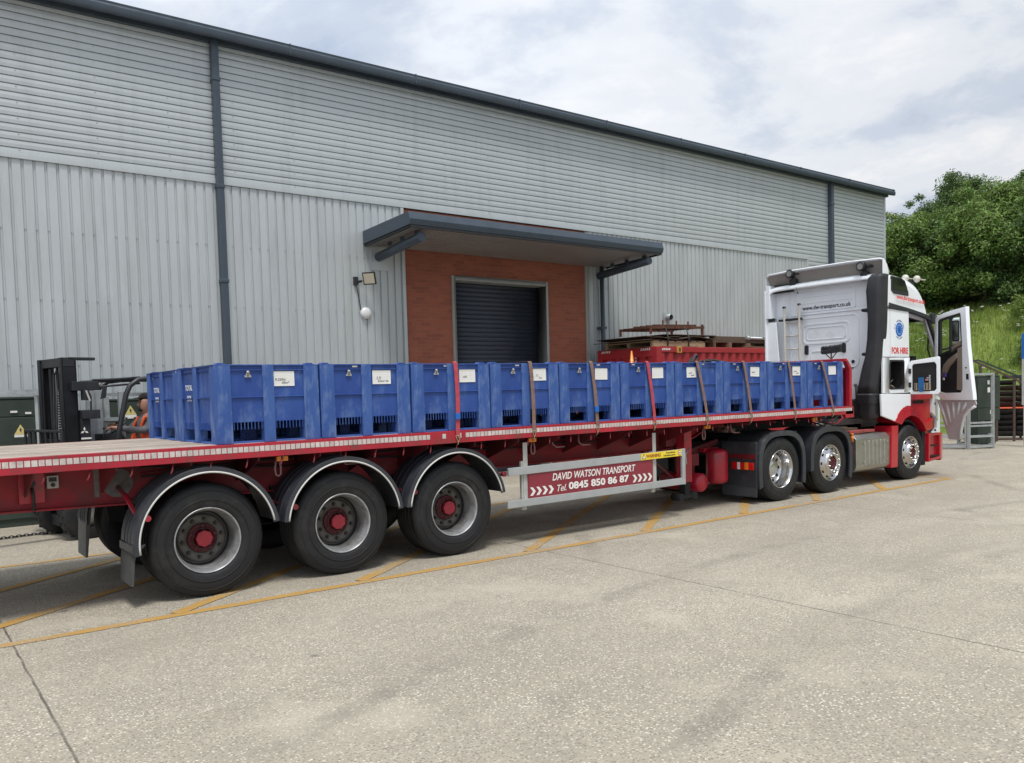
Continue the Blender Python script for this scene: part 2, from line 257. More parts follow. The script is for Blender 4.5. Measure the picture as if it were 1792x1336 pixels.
# ------------------------------------------------------------------ mesh helpers
class MB:
    def __init__(s): s.v=[]; s.f=[]; s.mi=[]; s.sm=[]; s.T=None
    def add(s,vs,fs,m=0,smooth=False):
        k=len(s.v)
        s.v+=[tuple(s.T@Vector(p)) if s.T else tuple(p) for p in vs]
        for f in fs: s.f.append([i+k for i in f]); s.mi.append(m); s.sm.append(smooth)
        return s
    def box(s,x0,x1,y0,y1,z0,z1,m=0):
        if x0>x1:x0,x1=x1,x0
        if y0>y1:y0,y1=y1,y0
        if z0>z1:z0,z1=z1,z0
        vs=[(x,y,z) for z in(z0,z1) for y in(y0,y1) for x in(x0,x1)]
        return s.add(vs,[(0,2,3,1),(4,5,7,6),(0,1,5,4),(2,6,7,3),(0,4,6,2),(1,3,7,5)],m)
    def prism(s,pts,ax,lo,hi,m=0,smooth=False):
        n=len(pts); f={'y':lambda u,v,t:(u,t,v),'x':lambda u,v,t:(t,u,v),'z':lambda u,v,t:(u,v,t)}[ax]
        a=sum(pts[i][0]*pts[(i+1)%n][1]-pts[(i+1)%n][0]*pts[i][1] for i in range(n))
        P=list(pts) if a>0 else list(pts)[::-1]
        if ax=='y': P=P[::-1]
        vs=[f(u,v,lo) for u,v in P]+[f(u,v,hi) for u,v in P]
        s.add(vs,[list(range(n))[::-1],list(range(n,2*n))],m); k=len(s.v)-2*n
        for i in range(n):
            j=(i+1)%n; s.f.append([k+i,k+j,k+n+j,k+n+i]); s.mi.append(m); s.sm.append(smooth)
        return s
    def tube(s,pts,r,n=8,m=0,closed=False,cap=True,flat=None):
        P=[Vector(p) for p in pts]; N_=len(P); rings=[]; ref=None
        for i,p in enumerate(P):
            if closed: d=(P[(i+1)%N_]-P[i-1])
            else: d=P[min(i+1,N_-1)]-P[max(i-1,0)]
            d.normalize()
            if ref is None: ref=d.orthogonal().normalized() if abs(d.z)>.9 else Vector((0,0,1)).cross(d).normalized()
            a=(ref-d*ref.dot(d)).normalized(); bb=d.cross(a); ref=a
            rr=r[i] if isinstance(r,(list,tuple)) else r
            ra,rb=(rr,rr) if not flat else (rr*flat[0],rr*flat[1])
            off=PI/4 if n==4 else 0
            rings.append([p+a*ra*math.cos(2*PI*k/n+off)+bb*rb*math.sin(2*PI*k/n+off) for k in range(n)])
        vs=[tuple(q) for rg in rings for q in rg]; fs=[]
        for i in range(N_ if closed else N_-1):
            j=(i+1)%N_
            for k in range(n): fs.append((i*n+k,i*n+(k+1)%n,j*n+(k+1)%n,j*n+k))
        s.add(vs,fs,m,n>4)
        if cap and not closed: s.add([tuple(q) for q in rings[0]],[list(range(n))[::-1]],m); s.add([tuple(q) for q in rings[-1]],[list(range(n))],m)
        return s
    def cyl(s,p0,p1,r,n=16,m=0): return s.tube([p0,p1],r,n,m)
    def bar(s,p0,p1,w_,m=0): return s.tube([p0,p1],w_*.7071,4,m)
    def lathe(s,prof,c=(0,0,0),n=40,m=0,axis='y',smooth=True,cap0=False,cap1=False):
        vs=[]; 
        for r,t in prof:
            for k in range(n):
                a=2*PI*k/n; u,v=r*math.cos(a),r*math.sin(a)
                p={'y':(u,t,v),'x':(t,u,v),'z':(u,v,t)}[axis]; vs.append((c[0]+p[0],c[1]+p[1],c[2]+p[2]))
        fs=[]
        for i in range(len(prof)-1):
            for k in range(n):
                q=(i*n+k,i*n+(k+1)%n,(i+1)*n+(k+1)%n,(i+1)*n+k); fs.append(q if axis!='z' else q)
        s.add(vs,fs,m,smooth)
        if cap1: k0=(len(prof)-1)*n; s.f.append([len(s.v)-n+k for k in range(n)]); s.mi.append(m); s.sm.append(False)
        if cap0: b0=len(s.v)-n*len(prof); s.f.append([b0+k for k in range(n)]); s.mi.append(m); s.sm.append(False)
        return s
    def sphere(s,c,r,n=12,m=0,sc_=(1,1,1)):
        vs=[];fs=[]
        for i in range(n//2+1):
            th=PI*i/(n//2)
            for k in range(n): a=2*PI*k/n; vs.append((c[0]+r*sc_[0]*math.sin(th)*math.cos(a),c[1]+r*sc_[1]*math.sin(th)*math.sin(a),c[2]+r*sc_[2]*math.cos(th)))
        for i in range(n//2):
            for k in range(n): fs.append((i*n+k,(i+1)*n+k,(i+1)*n+(k+1)%n,i*n+(k+1)%n))
        return s.add(vs,fs,m,True)
    def ring(s,outer,inner,fn,t0,t1,m=0):
        n=len(outer); vs=[fn(u,v,t) for t in(t0,t1) for lst in(outer,inner) for u,v in lst]; fs=[]
        for i in range(n):
            j=(i+1)%n
            fs+=[(i,j,n+j,n+i),(2*n+i,3*n+i,3*n+j,2*n+j),(i,2*n+i,2*n+j,j),(n+i,n+j,3*n+j,3*n+i)]
        return s.add(vs,fs,m)
    def build(s,name,mats,parent=None,bevel=0,seg=2,flat=False):
        me=bpy.data.meshes.new(name); me.from_pydata(s.v,[],s.f)
        for mm in (mats if isinstance(mats,(list,tuple)) else [mats]): me.materials.append(mm)
        me.polygons.foreach_set('material_index',s.mi); me.polygons.foreach_set('use_smooth',s.sm)
        bm=bmesh.new(); bm.from_mesh(me); bmesh.ops.remove_doubles(bm,verts=bm.verts,dist=1e-5)
        if len(bm.faces)<60000: bmesh.ops.recalc_face_normals(bm,faces=bm.faces)
        bm.to_mesh(me); bm.free(); me.update()
        o=bpy.data.objects.new(name,me); COL.objects.link(o)
        if bevel:
            bv=o.modifiers.new('bevel','BEVEL'); bv.width=bevel; bv.segments=seg; bv.limit_method='ANGLE'; bv.angle_limit=R(35); bv.harden_normals=False
            if not flat:
                for p in me.polygons: p.use_smooth=True
                wn=o.modifiers.new('wn','WEIGHTED_NORMAL'); wn.keep_sharp=True
        if parent: put(o,parent)
        return o
def put(o,parent):
    o.parent=parent; o.matrix_parent_inverse=worldm(parent).inverted(); return o   # children are modelled in world coordinates
def worldm(o):
    if o.parent is None: return o.matrix_basis.copy()
    return worldm(o.parent)@o.matrix_parent_inverse@o.matrix_basis
def thing(name,label,cat,loc=(0,0,0),rz=0,group=None):
    o=bpy.data.objects.new(name,None); COL.objects.link(o); o.location=loc; o.rotation_euler=(0,0,rz); o.empty_display_size=.2
    o.matrix_basis=Matrix.Translation(loc)@Matrix.Rotation(rz,4,'Z')
    return tag(o,label,cat,group)
def tag(o,label,cat,group=None,kind=None):
    if label: o['label']=label
    if cat: o['category']=cat
    if group: o['group']=group
    if kind: o['kind']=kind
    return o
def struct(o): o['kind']='structure'; return o
def partempty(name,parent,loc):
    o=bpy.data.objects.new(name,None); COL.objects.link(o); o.location=loc; o.parent=parent; o.matrix_parent_inverse=worldm(parent).inverted(); o.empty_display_size=.1; return o
def text_mesh(mb,s,size,Tm,m=0,xs=1,bold=0,shear=0,align='CENTER',ext=.001,spacing=1,fit=None):
    cu=bpy.data.curves.new('txt','FONT'); cu.body=s; cu.size=size; cu.align_x=align; cu.align_y='CENTER'; cu.offset=bold*size; cu.shear=shear; cu.extrude=ext; cu.space_character=spacing; cu.resolution_u=3
    ob=bpy.data.objects.new('txt',cu); COL.objects.link(ob); dg=bpy.context.evaluated_depsgraph_get()
    me=bpy.data.meshes.new_from_object(ob.evaluated_get(dg)); 
    if fit: q=[v.co.x for v in me.vertices]; xs=fit/(max(q)-min(q))
    X=Tm@Matrix.Diagonal((xs,1,1,1))
    mb.add([X@v.co for v in me.vertices],[list(p.vertices) for p in me.polygons],m)
    bpy.data.objects.remove(ob); bpy.data.curves.remove(cu); bpy.data.meshes.remove(me)
def TY(x,y,z,rot=0):  # text on a face looking towards -Y
    return Matrix.Translation((x,y,z))@Matrix(((1,0,0,0),(0,0,-1,0),(0,1,0,0),(0,0,0,1)))@Matrix.Rotation(rot,4,'Z')
def TX(x,y,z,rot=0):  # text on a face looking towards -X
    return Matrix.Translation((x,y,z))@Matrix(((0,0,-1,0),(-1,0,0,0),(0,1,0,0),(0,0,0,1)))@Matrix.Rotation(rot,4,'Z')
def arc(cx,cz,r,a0,a1,n=24): return [(cx+r*math.cos(R(a0+(a1-a0)*i/n)),cz+r*math.sin(R(a0+(a1-a0)*i/n))) for i in range(n+1)]
def rrect(u0,u1,v0,v1,r,n=4):
    P=[]
    for cu,cv,a in((u1-r,v1-r,0),(u0+r,v1-r,90),(u0+r,v0+r,180),(u1-r,v0+r,270)): P+=arc(cu,cv,r,a,a+90,n)
    return P
rnd=random.Random(7)
# ================================================================== SETTING
mb=MB(); xs=[-60,-20,0,10,20,28.6,28.62,120]; 
mb.add([(-80,-60,0),(28.4,-60,0),(28.4,90,0),(-80,90,0)],[(0,1,2,3)])
g=mb.build('concrete_yard',CONC); struct(g)
mb=MB()
def stripe(p0,p1,wd,seed,z=.004,dw=.006):
    r_=random.Random(seed); p0=Vector((*p0,0)); p1=Vector((*p1,0)); d=(p1-p0); n_=max(2,int(d.length/.12)); d.normalize(); q=Vector((-d.y,d.x,0)); vs=[];fs=[]
    for i in range(n_+1):
        c=p0.lerp(p1,i/n_); a=wd/2+r_.uniform(-dw,dw); b_=wd/2+r_.uniform(-dw,dw); e=c+q*a; h=c-q*b_
        vs+=[(e.x,e.y,z),(h.x,h.y,z)]
        if i: fs.append((2*i-2,2*i-1,2*i+1,2*i))
    mb.add(vs,fs)
stripe((-8,7.24),(15.55,7.24),.115,1)
stripe((-8,10.82),(15.55,10.82),.10,2)
stripe((15.5,7.29),(15.5,10.77),.10,3)
for i,x0 in enumerate((-6.1,-4.1,-2.2,-.22,1.82,3.55,5.62,7.5,9.48,11.3,13.22)):
    x1=min(x0+4.85,15.45); y1=7.30+(x1-x0)*.735
    stripe((x0+.07,7.30),(x1,min(y1,10.76)),.125,10+i,z=.0055)
struct(mb.build('road_marking',PAINT))
# bank
def bz(x,y):
    h=0 if x<28.4 else (x-28.4)*.60 if x<35.6 else 4.32+(x-35.6)*.22
    return max(-.05,h)+ (.18*math.sin(y*.55+x*.4)+.10*math.sin(y*1.3-x) if x>29.5 else 0)
mb=MB(); nx,ny=30,70; vs=[];fs=[]
for i in range(nx+1):
    x=28.35+ (i/nx)**1.4*45
    for j in range(ny+1):
        y=-45+j*125/ny; vs.append((x,y,bz(x,y)-(.03 if i==0 else 0)))
for i in range(nx):
    for j in range(ny): fs.append((i*(ny+1)+j,(i+1)*(ny+1)+j,(i+1)*(ny+1)+j+1,i*(ny+1)+j+1))
mb.add(vs,fs,0,True); struct(mb.build('grass_bank',BANK))
mb=MB(); r_=random.Random(3); vs=[];fs=[]
def blade(x,y,h,wd):
    z=bz(x,y)-.03; a=r_.uniform(0,PI); dx_,dy_=math.cos(a)*wd,math.sin(a)*wd; lx,ly=r_.uniform(-.3,.3)*h,r_.uniform(-.3,.3)*h; k=len(vs)
    vs.extend([(x-dx_,y-dy_,z),(x+dx_,y+dy_,z),(x+lx*.4+dx_*.6,y+ly*.4+dy_*.6,z+h*.6),(x+lx*.4-dx_*.6,y+ly*.4-dy_*.6,z+h*.6),(x+lx,y+ly,z+h)])
    fs.extend([(k,k+1,k+2,k+3),(k+3,k+2,k+4)])
for i in range(30000):
    x=28.6+r_.random()**.8*10; y=6+r_.random()*15; blade(x,y,r_.uniform(.12,.42),r_.uniform(.006,.014))
for i in range(5000):
    blade(28.6+r_.random()*9,r_.uniform(-12,6),r_.uniform(.2,.45),.02)
mb.add(vs,fs); tag(mb.build('long_grass',BLADE),'long green grass covering the sloping bank','grass',kind='stuff')
mb=MB(); r_=random.Random(5)
for i in range(520):
    x=29+r_.random()*8.2; y=8+r_.random()*11
    if math.sin(x*1.3)+math.sin(y*1.1+1)+r_.uniform(-1,1)<0: continue
    z=bz(x,y)+r_.uniform(.25,.5); s=r_.uniform(.015,.04)
    for q in range(r_.randint(1,3)):
        a,b_,c=r_.uniform(-.12,.12),r_.uniform(-.12,.12),r_.uniform(-.05,.06); mb.box(x+a-s,x+a+s,y+b_-s,y+b_+s,z+c-s*.4,z+c+s*.4)
tag(mb.build('wild_flowers',FLOW),'small white wild flowers scattered over the grass bank','flowers',kind='stuff')
# ---- trees and shrubs
def crown(seed,rad,hgt,nleaf,size,lm):
    r_=random.Random(seed); mb=MB(); blobs=[]
    for i in range(46):
        a=r_.uniform(0,2*PI); q=r_.random()**.4; z=r_.uniform(.06,.92); rr=(1-abs(z-.42)*1.1)*rad*.95*q
        blobs.append((Vector((rr*math.cos(a),rr*math.sin(a),z*hgt)),r_.uniform(.16,.32)*rad))
    for i in range(14):   # sprigs breaking the outline
        a=r_.uniform(0,2*PI); q=r_.uniform(.1,.6); blobs.append((Vector((rad*q*math.cos(a),rad*q*math.sin(a),hgt*r_.uniform(.7,1.08)*(1.05-.3*q))),rad*r_.uniform(.07,.17)))
    vs=[];fs=[]; tot=sum(b[1]**2 for b in blobs)
    for c,rb in blobs:
        for i in range(int(nleaf*rb*rb/tot)):
            d=Vector((r_.gauss(0,1),r_.gauss(0,1),r_.gauss(0,1))).normalized(); p=c+Vector((d.x,d.y,d.z*.75))*rb*(r_.random()**.30)*(1+r_.gauss(0,.17)); p.z=max(p.z,.05)
            nrm=(d+Vector((r_.gauss(0,.6),r_.gauss(0,.6),r_.gauss(0,.6)+.35))).normalized(); a=nrm.orthogonal().normalized(); a.rotate(Matrix.Rotation(r_.uniform(0,6.28),3,nrm)); b_=nrm.cross(a); s=size*r_.uniform(.55,1.25); k=len(vs)
            tip=p+a*s; vs.extend([tuple(p-a*s),tuple(p+b_*s*.42+nrm*s*.12),tuple(tip),tuple(p-b_*s*.42+nrm*s*.12)]); fs.append((k,k+1,k+2,k+3))
    mb.add(vs,fs); return mb
def trunk(seed,hgt,r0):
    r_=random.Random(seed+99); mb=MB(); top=Vector((r_.uniform(-.3,.3),r_.uniform(-.3,.3),hgt*.75))
    mb.tube([(0,0,-.3),top*.33+Vector((.06,.03,0)),top*.66,top],[r0,r0*.75,r0*.5,r0*.2],8)
    for i in range(7):
        t_=r_.uniform(.25,.8); s=top*t_; a=r_.uniform(0,6.28); e=s+Vector((math.cos(a),math.sin(a),.8))*hgt*r_.uniform(.18,.32)
        mb.tube([s,s.lerp(e,.5)+Vector((0,0,.08)),e],[r0*.4,r0*.25,r0*.08],6)
    return mb
kinds={'hedge':(2.3,3.9,27000,.074),'tree':(2.6,6.2,32000,.084),'bush':(1.5,2.2,8000,.065)}
protos={}
def plant(kind,var,lm,lmn):
    key=(kind,var,lmn)
    if key not in protos:
        rad,h,nl,s=kinds[kind]; sd=hash_(kind)+var*17
        protos[key]=(crown(sd,rad,h,nl,s,lm).build('crown',lm),trunk(sd,h,.16 if kind=='tree' else .08).build('trunk',BARK),[False])
    return protos[key]
def hash_(s): return sum(ord(c) for c in s)
spots=[] # kind,var,leaf,x,y,z-off,scale,label
front=['dense dark hedge shrub at the foot of the treeline, %s']
pos_words=['furthest right at the frame edge','second from the right edge','third from the right edge','right behind the open cab door','above the cab roof air horns','beside the far corner of the warehouse']
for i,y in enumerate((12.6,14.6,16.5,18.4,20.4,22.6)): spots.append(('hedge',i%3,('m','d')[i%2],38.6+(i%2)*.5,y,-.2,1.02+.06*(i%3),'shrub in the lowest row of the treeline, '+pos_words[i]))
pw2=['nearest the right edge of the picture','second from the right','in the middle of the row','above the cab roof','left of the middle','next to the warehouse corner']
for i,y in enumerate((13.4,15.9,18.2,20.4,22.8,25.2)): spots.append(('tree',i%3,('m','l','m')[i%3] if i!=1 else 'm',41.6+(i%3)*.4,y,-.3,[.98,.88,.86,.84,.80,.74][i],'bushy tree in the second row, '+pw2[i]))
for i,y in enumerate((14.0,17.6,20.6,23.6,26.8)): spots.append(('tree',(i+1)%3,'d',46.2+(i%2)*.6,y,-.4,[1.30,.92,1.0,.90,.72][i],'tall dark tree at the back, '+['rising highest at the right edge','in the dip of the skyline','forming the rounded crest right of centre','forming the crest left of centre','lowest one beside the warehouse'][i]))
spots.append(('bush',0,'l',34.9,13.25,-.9,.75,'pale yellow-green young bush at the right edge'))
spots.append(('bush',1,'m',32.4,12.2,-.5,.62,'small weedy bush growing low on the grass bank'))
# neighbours just outside the frame so that the treeline carries on
for i,(y,x) in enumerate(((8.5,39.5),(5,41),(1,40),(-4,41),(-9,40))): spots.append(('hedge' if i%2 else 'tree',i%3,'m',x,y,-.2,1.0,'green tree off to the right, '+['nearest the frame','second along','third along','fourth along','last along'][i]))
LM={'d':LEAFD,'m':LEAFM,'l':LEAFL}
for i,(kind,var,lk,x,y,dz,s,lab) in enumerate(spots):
    c,t_,used=plant(kind,var,LM[lk],lk)
    r=bpy.data.objects.new('tree' if kind=='tree' else 'shrub',None); COL.objects.link(r); r.location=(x,y,bz(x,y)+dz); r.rotation_euler=(0,0,i*1.9); r.scale=(s,s,s*(1+.06*((i*7)%3-1)))
    tag(r,lab,'tree' if kind=='tree' else 'shrub','trees and shrubs above the grass bank')
    for src in(c,t_):
        o=src if not used[0] else src.copy()
        if used[0]: COL.objects.link(o)
        o.parent=r
    used[0]=True
# ================================================================== WAREHOUSE
BX0,BX1,BY,ZT,ZE=-7.0,27.26,14.89,5.66,8.12
bld=thing('warehouse','long grey metal-clad warehouse with dark gutter, canopy and brick loading bay','warehouse',(10,BY,0))
def vclad(mb,x0,x1,z0,z1,p=.1625):
    x=x0; pts=[]
    while x<x1-1e-6:
        e=min(x+p,x1); a=min(x+.108,e); pts+=[(x,BY),(a,BY)]
        if a<e: pts+=[(min(a+.010,e),BY+.026),(min(a+.036,e),BY+.026),(min(a+.046,e),BY)]
        x=e
    pts.append((x1,BY)); q=[]
    for pt in pts:
        if not q or pt!=q[-1]: q.append(pt)
    vs=[(u,v,z) for z in(z0,z1) for u,v in q]; n=len(q); mb.add(vs,[(i,i+1,n+i+1,n+i) for i in range(n-1)])
    k=0; x=x0
    while x<x1-.2:
        for z in(.45,1.45,2.44,3.47,4.55):
            if (k*7+int(z*3))%4: xx=x+.127; mb.box(xx-.009,xx+.009,BY+.012,BY+.027,z-.009,z+.009)
        x+=p; k+=1
def hclad(mb,x0,x1,z0,z1,p=.1212):
    z=z0; q=[]
    while z<z1-1e-6:
        e=min(z+p,z1); q+=[(BY,z+.001),(BY-.004,min(z+.05,e)),(BY,min(z+.099,e))]
        if z+p<=z1: q+=[(BY+.030,z+.103),(BY+.030,z+.117),(BY,z+.1205)]
        z=e
    vs=[(x,u,v) for x in(x0,x1) for u,v in q]; n=len(q); mb.add(vs,[(i,i+1,n+i+1,n+i) for i in range(n-1)])
mb=MB(); vclad(mb,BX0,4.86,0,ZT); vclad(mb,5.0,8.60,0,ZT); mb.build('lower_wall',CLAD,bld)
mb=MB(); vclad(mb,13.72,22.77,0,ZT); mb.box(22.72,22.80,BY-.02,BY+.05,0,ZT+.02); mb.build('lower_wall',CLAD,bld)
mb=MB(); hclad(mb,BX0,4.86,ZT,ZE); hclad(mb,4.95,23.9,ZT,ZE); hclad(mb,24.0,BX1,ZT,ZE); hclad(mb,22.80,23.9,.0,ZT); hclad(mb,24.0,BX1,0,ZT)
mb.box(4.86,4.95,BY+.02,BY+.05,0,ZE); mb.box(23.9,24.0,BY+.02,BY+.05,0,ZE)
for i in range(24):
    x=-.35+i*1.115
    for j in range(20):
        if (i+j)%2: continue
        z=ZT+.085+j*.1212
        if z<ZE-.1: mb.box(x-.009,x+.009,BY-.010,BY+.003,z-.006,z+.010)
o=mb.build('upper_wall',CLADH,bld)
mb=MB(); mb.box(BX0,22.8,BY-.03,BY-.018,ZT-.055,ZT+.035); mb.box(BX1-.06,BX1+.06,BY-.02,BY+.14,0,ZE); mb.box(8.56,8.63,BY-.03,BY+.12,0,ZT-.06); mb.build('corner_trim',CLADH,bld,.004,1)
# body behind
mb=MB(); mb.box(BX0+.02,BX1-.02,BY+.5,BY+30,0.0,ZE-.05); mb.box(BX0+.01,BX1-.0,BY+.14,BY+.5,ZT,ZE-.05); mb.box(BX1-.05,BX1-.01,BY+.1,BY+.5,0,ZT); mb.build('rear_wall',CLAD,bld)
mb=MB(); mb.prism([(BY-.1,ZE),(BY+.1,ZE+.02),(BY+15,ZE+1.6),(BY+30.2,ZE+.02),(BY+30.2,ZE-.1),(BY-.1,ZE-.1)],'x',BX0-.1,BX1+.1); mb.build('roof',TRIM,bld)
mb=MB(); Gy=14.56
prof=[(Gy+.34,ZE+.0),(Gy+.02,ZE-.10),(Gy-.01,ZE-.06),(Gy-.015,ZE+.02),(Gy+.012,ZE+.05),(Gy+.0,ZE+.09),(Gy+.03,ZE+.10),(Gy+.34,ZE+.13)]
mb.prism(prof,'x',BX0-.1,BX1+.12); 
for i in range(9):
    x=6.2+i*2.63
    if x<BX1: mb.box(x,x+.02,Gy-.022,Gy+.02,ZE-.10,ZE+.10)
mb.build('gutter',TRIM,bld,.008)
for (xa,xb) in((4.855,4.975),(23.90,24.035)):
    mb=MB(); mb.box(xa,xb,BY-.14,BY-.02,.0,ZE-.04)
    for z in(1.4,3.9,5.55,7.4): mb.box(xa-.012,xb+.012,BY-.152,BY-.0,z-.035,z+.035)
    mb.build('downpipe',TRIM,bld,.012)
mb=MB(); mb.cyl((14.02,BY-.12,0),(14.02,BY-.12,4.85),.055); 
for z in(1.5,3.3): mb.box(13.93,14.1,BY-.17,BY+.0,z-.03,z+.03)
mb.build('downpipe',TRIM,bld)
# brick bay + door
FX0,FX1,FZ=9.77,12.41,4.318
mb=MB(); yb=BY+.04
for (a,b_,c,d) in((8.62,FX0,0,ZT-.06),(FX1,13.60,0,ZT-.06),(FX0,FX1,FZ,ZT-.06)): mb.add([(a,yb,c),(b_,yb,c),(b_,yb,d),(a,yb,d)],[(0,1,2,3)])
mb.build('brick_panel',BRICK,bld)
mb=MB(); mb.box(13.60,13.72,BY-.0,BY+.12,0,ZT-.06); mb.box(13.66,13.70,BY-.03,BY-.002,0,4.8); mb.build('corner_trim',FRAME,bld)
sh=MB(); z=0
while z<4.22: sh.prism([(BY+.326,z),(BY+.318,z+.012),(BY+.313,z+.05),(BY+.318,z+.085),(BY+.326,z+.097),(BY+.35,z+.097),(BY+.35,z)],'x',9.86,12.32,0,True); z+=.0985
door=sh.build('roller_shutter',SHUT,bld)
mb=MB(); w_=.075
mb.box(FX0,FX0+w_,BY-.01,BY+.36,0,FZ); mb.box(FX1-w_,FX1,BY-.01,BY+.36,0,FZ); mb.box(FX0+w_,FX1-w_,BY-.01,BY+.36,FZ-.095,FZ); put(mb.build('door_frame',FRAME,None,.004,1),door); 
# canopy
can=MB(); cx0,cx1=7.70,14.33; yf=13.06
zb0,zf0=4.80,4.87
can.prism([(BY-.01,zb0),(yf+.01,zf0),(yf-.02,zf0+.10),(yf+.03,zf0+.235),(BY-.01,5.05)],'x',cx0,cx1)
canopy=can.build('canopy',TRIM,bld,.006)
mb=MB(); x=cx0+.1
while x<cx1-.15: mb.prism([(BY-.02,zb0-.004),(yf+.09,zf0-.006),(yf+.09,zf0-.03),(BY-.02,zb0-.028)],'x',x,x+.085); x+=.10
mb.build('soffit',SOFF,canopy)
mb=MB(); mb.prism([(BY-.02,zb0-.05),(yf+.05,zf0-.045),(yf+.05,zf0),(BY-.02,zb0)],'x',cx0+.03,cx0+.07); mb.prism([(BY-.02,zb0-.05),(yf+.05,zf0-.045),(yf+.05,zf0),(BY-.02,zb0)],'x',cx1-.07,cx1-.03); mb.box(cx0+.03,cx1-.03,yf+.02,yf+.06,zf0-.045,zf0-.0); mb.build('soffit_edge',BLK,canopy)
for x in(8.03,14.02):
    mb=MB(); mb.cyl((x,13.2,4.70),(x,BY-.02,4.565),.09,24)
    for t_ in(.1,.45,.75): y=13.2+t_*1.6; mb.box(x-.02,x+.02,y-.05,y+.05,4.72,4.86)
    mb.build('support_tube',TRIM,canopy)
for xa,xb in((7.86,8.24),(13.9,14.3)): mb=MB(); mb.box(xa,xb,BY-.02,BY+.005,4.30,4.77); mb.build('flashing_plate',CLAD,bld)
# wall lamps
mb=MB(); Tm=Matrix.Translation((7.70,BY-.22,4.10))@Matrix.Rotation(R(-50),4,'Z')@Matrix.Rotation(R(18),4,'X'); mb.T=Tm
mb.box(-.13,.13,-.015,.02,-.12,.12,0); mb.box(-.108,.108,-.021,-.013,-.098,.098,1); mb.T=None; mb.box(7.52,7.56,BY-.2,BY,4.02,4.06,0); mb.box(7.46,7.54,BY-.06,BY,3.98,4.14,0)
mb.tube([(7.5,BY-.03,4.0),(7.53,BY-.03,3.9),(7.6,BY-.02,3.5)],.008,6,0); mb.build('floodlight',[BLK,mat('floodlight_glass',(.62,.55,.42),.3)],bld)
mb=MB(); mb.lathe([(.112,0),(.115,-.035),(.098,-.06),(.055,-.075),(.0,-.08)],(7.70,BY-.0,3.44),28); mb.build('bulkhead_light',mat('bulkhead_white',(.72,.74,.74),.35),bld)
mb=MB(); mb.box(16.28,16.52,BY-.012,BY+.005,3.52,3.75); mb.lathe([(.085,0),(.085,-.12),(.07,-.13)],(16.44,BY-.01,3.64),20); mb.lathe([(.07,-.05),(.0,-.05)],(16.44,BY-.01,3.64),20,1); mb.build('vent_cowl',[GALV,BLK],bld)
# ================================================================== TRAILER
TY0,TW=7.62,2.55; TYM=TY0+TW/2          # near edge, width, centre line
def zd(x): return .0024*(x-7.0)          # the loaded deck rises a little towards the front
SH=Matrix(((1,0,0,0),(0,1,0,0),(.0024,0,1,-.0168),(0,0,0,1)))
ZD=1.398
tr=thing('flatbed_trailer','long red flatbed trailer with plank deck and three axles, carrying rows of blue boxes','trailer',(6.1,TYM,0))
mb=MB(); mb.T=SH; r_=random.Random(2); y=TY0+.07
while y<TY0+TW-.1:
    wd=.135; x=-.65; mb.box(-.65,4.2+r_.uniform(-.6,.6),y,y+wd,ZD-.035,ZD+r_.uniform(-.003,.003)); mb.box(4.85,12.85,y,y+wd,ZD-.035,ZD+r_.uniform(-.003,.002)); mb.box(4.815,4.845,y,y+wd,ZD-.035,ZD-.002); y+=wd+.009
mb.build('deck_boards',WOOD,tr,.003,1)
def rave(yo,sgn):
    mb=MB(); mb.T=SH; p=[(0,-.135),(0,.0),(.06,.0),(.06,-.012),(.012,-.02),(.012,-.115),(.07,-.123),(.07,-.135)]
    mb.prism([(yo+sgn*a,ZD+b_) for a,b_ in p],'x',-.68,12.93); return mb.build('side_rail',RED,tr,.004)
rl=rave(TY0,1); rave(TY0+TW,-1)
mb=MB(); mb.T=SH; x=-.64; r_=random.Random(4)
while x<12.86:
    if not(4.62<x<5.2 and r_.random()<.55): mb.box(x,x+.0425,TY0-.0025,TY0+.001,ZD-.078+r_.uniform(-.001,.001),ZD-.028)
    x+=.0505
put(mb.build('reflective_strip',REFL),rl)
mb=MB(); mb.T=SH; mb.box(-.70,-.62,TY0,TY0+TW,ZD-.2,ZD+.0); mb.build('rear_crossmember',RED,tr,.005)
for yc in(8.35,TY0+TW-.73):
    mb=MB(); zb=lambda x:.90-.010*(x)      # lower flange
    up_=[(-.6,1.262),(12.8,1.262)]
    low=[(12.8,1.21),(9.98,1.18),(9.74,1.07),(9.38,.945),(8.95,.90),(5.95,.885),(4.3,.86),(1.9,.865),(-.6,.92)]
    mb.prism(up_+low,'y',yc,yc+.012)
    for i in range(len(low)-1):
        (xa,za),(xb,zb_)=low[i],low[i+1]; mb.prism([(xa,za),(xb,zb_),(xb,zb_-.016),(xa,za-.016)],'y',yc-.07,yc+.08)
    mb.box(-.6,12.8,yc-.07,yc+.08,1.245,1.262)
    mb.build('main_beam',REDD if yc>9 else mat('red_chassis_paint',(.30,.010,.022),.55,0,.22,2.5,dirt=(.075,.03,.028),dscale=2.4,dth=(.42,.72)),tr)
mb=MB(); mb.prism(arc(1.70,1.06,.135,0,360,16)[:-1],'y',8.337,8.349); mb.box(1.50,1.545,8.34,8.349,.94,1.2); mb.build('primer_patch',GRPT,tr)
x=-.3
while x<12.7:
    mb=MB(); lo=.98 if x<9.2 else 1.18; mb.prism([(TY0+.07,1.25),(TY0+.07,1.215),(8.35,lo),(9.44,lo),(TY0+TW-.07,1.215),(TY0+TW-.07,1.25)],'x',x,x+.012); mb.build('cross_member',REDD,tr)
    x+=.62
mb=MB(); mb.box(10.2,12.7,8.25,9.55,1.09,1.20); mb.box(9.9,12.75,8.0,9.8,1.20,1.215); mb.build('skid_plate',BLKD,tr)
hk=None
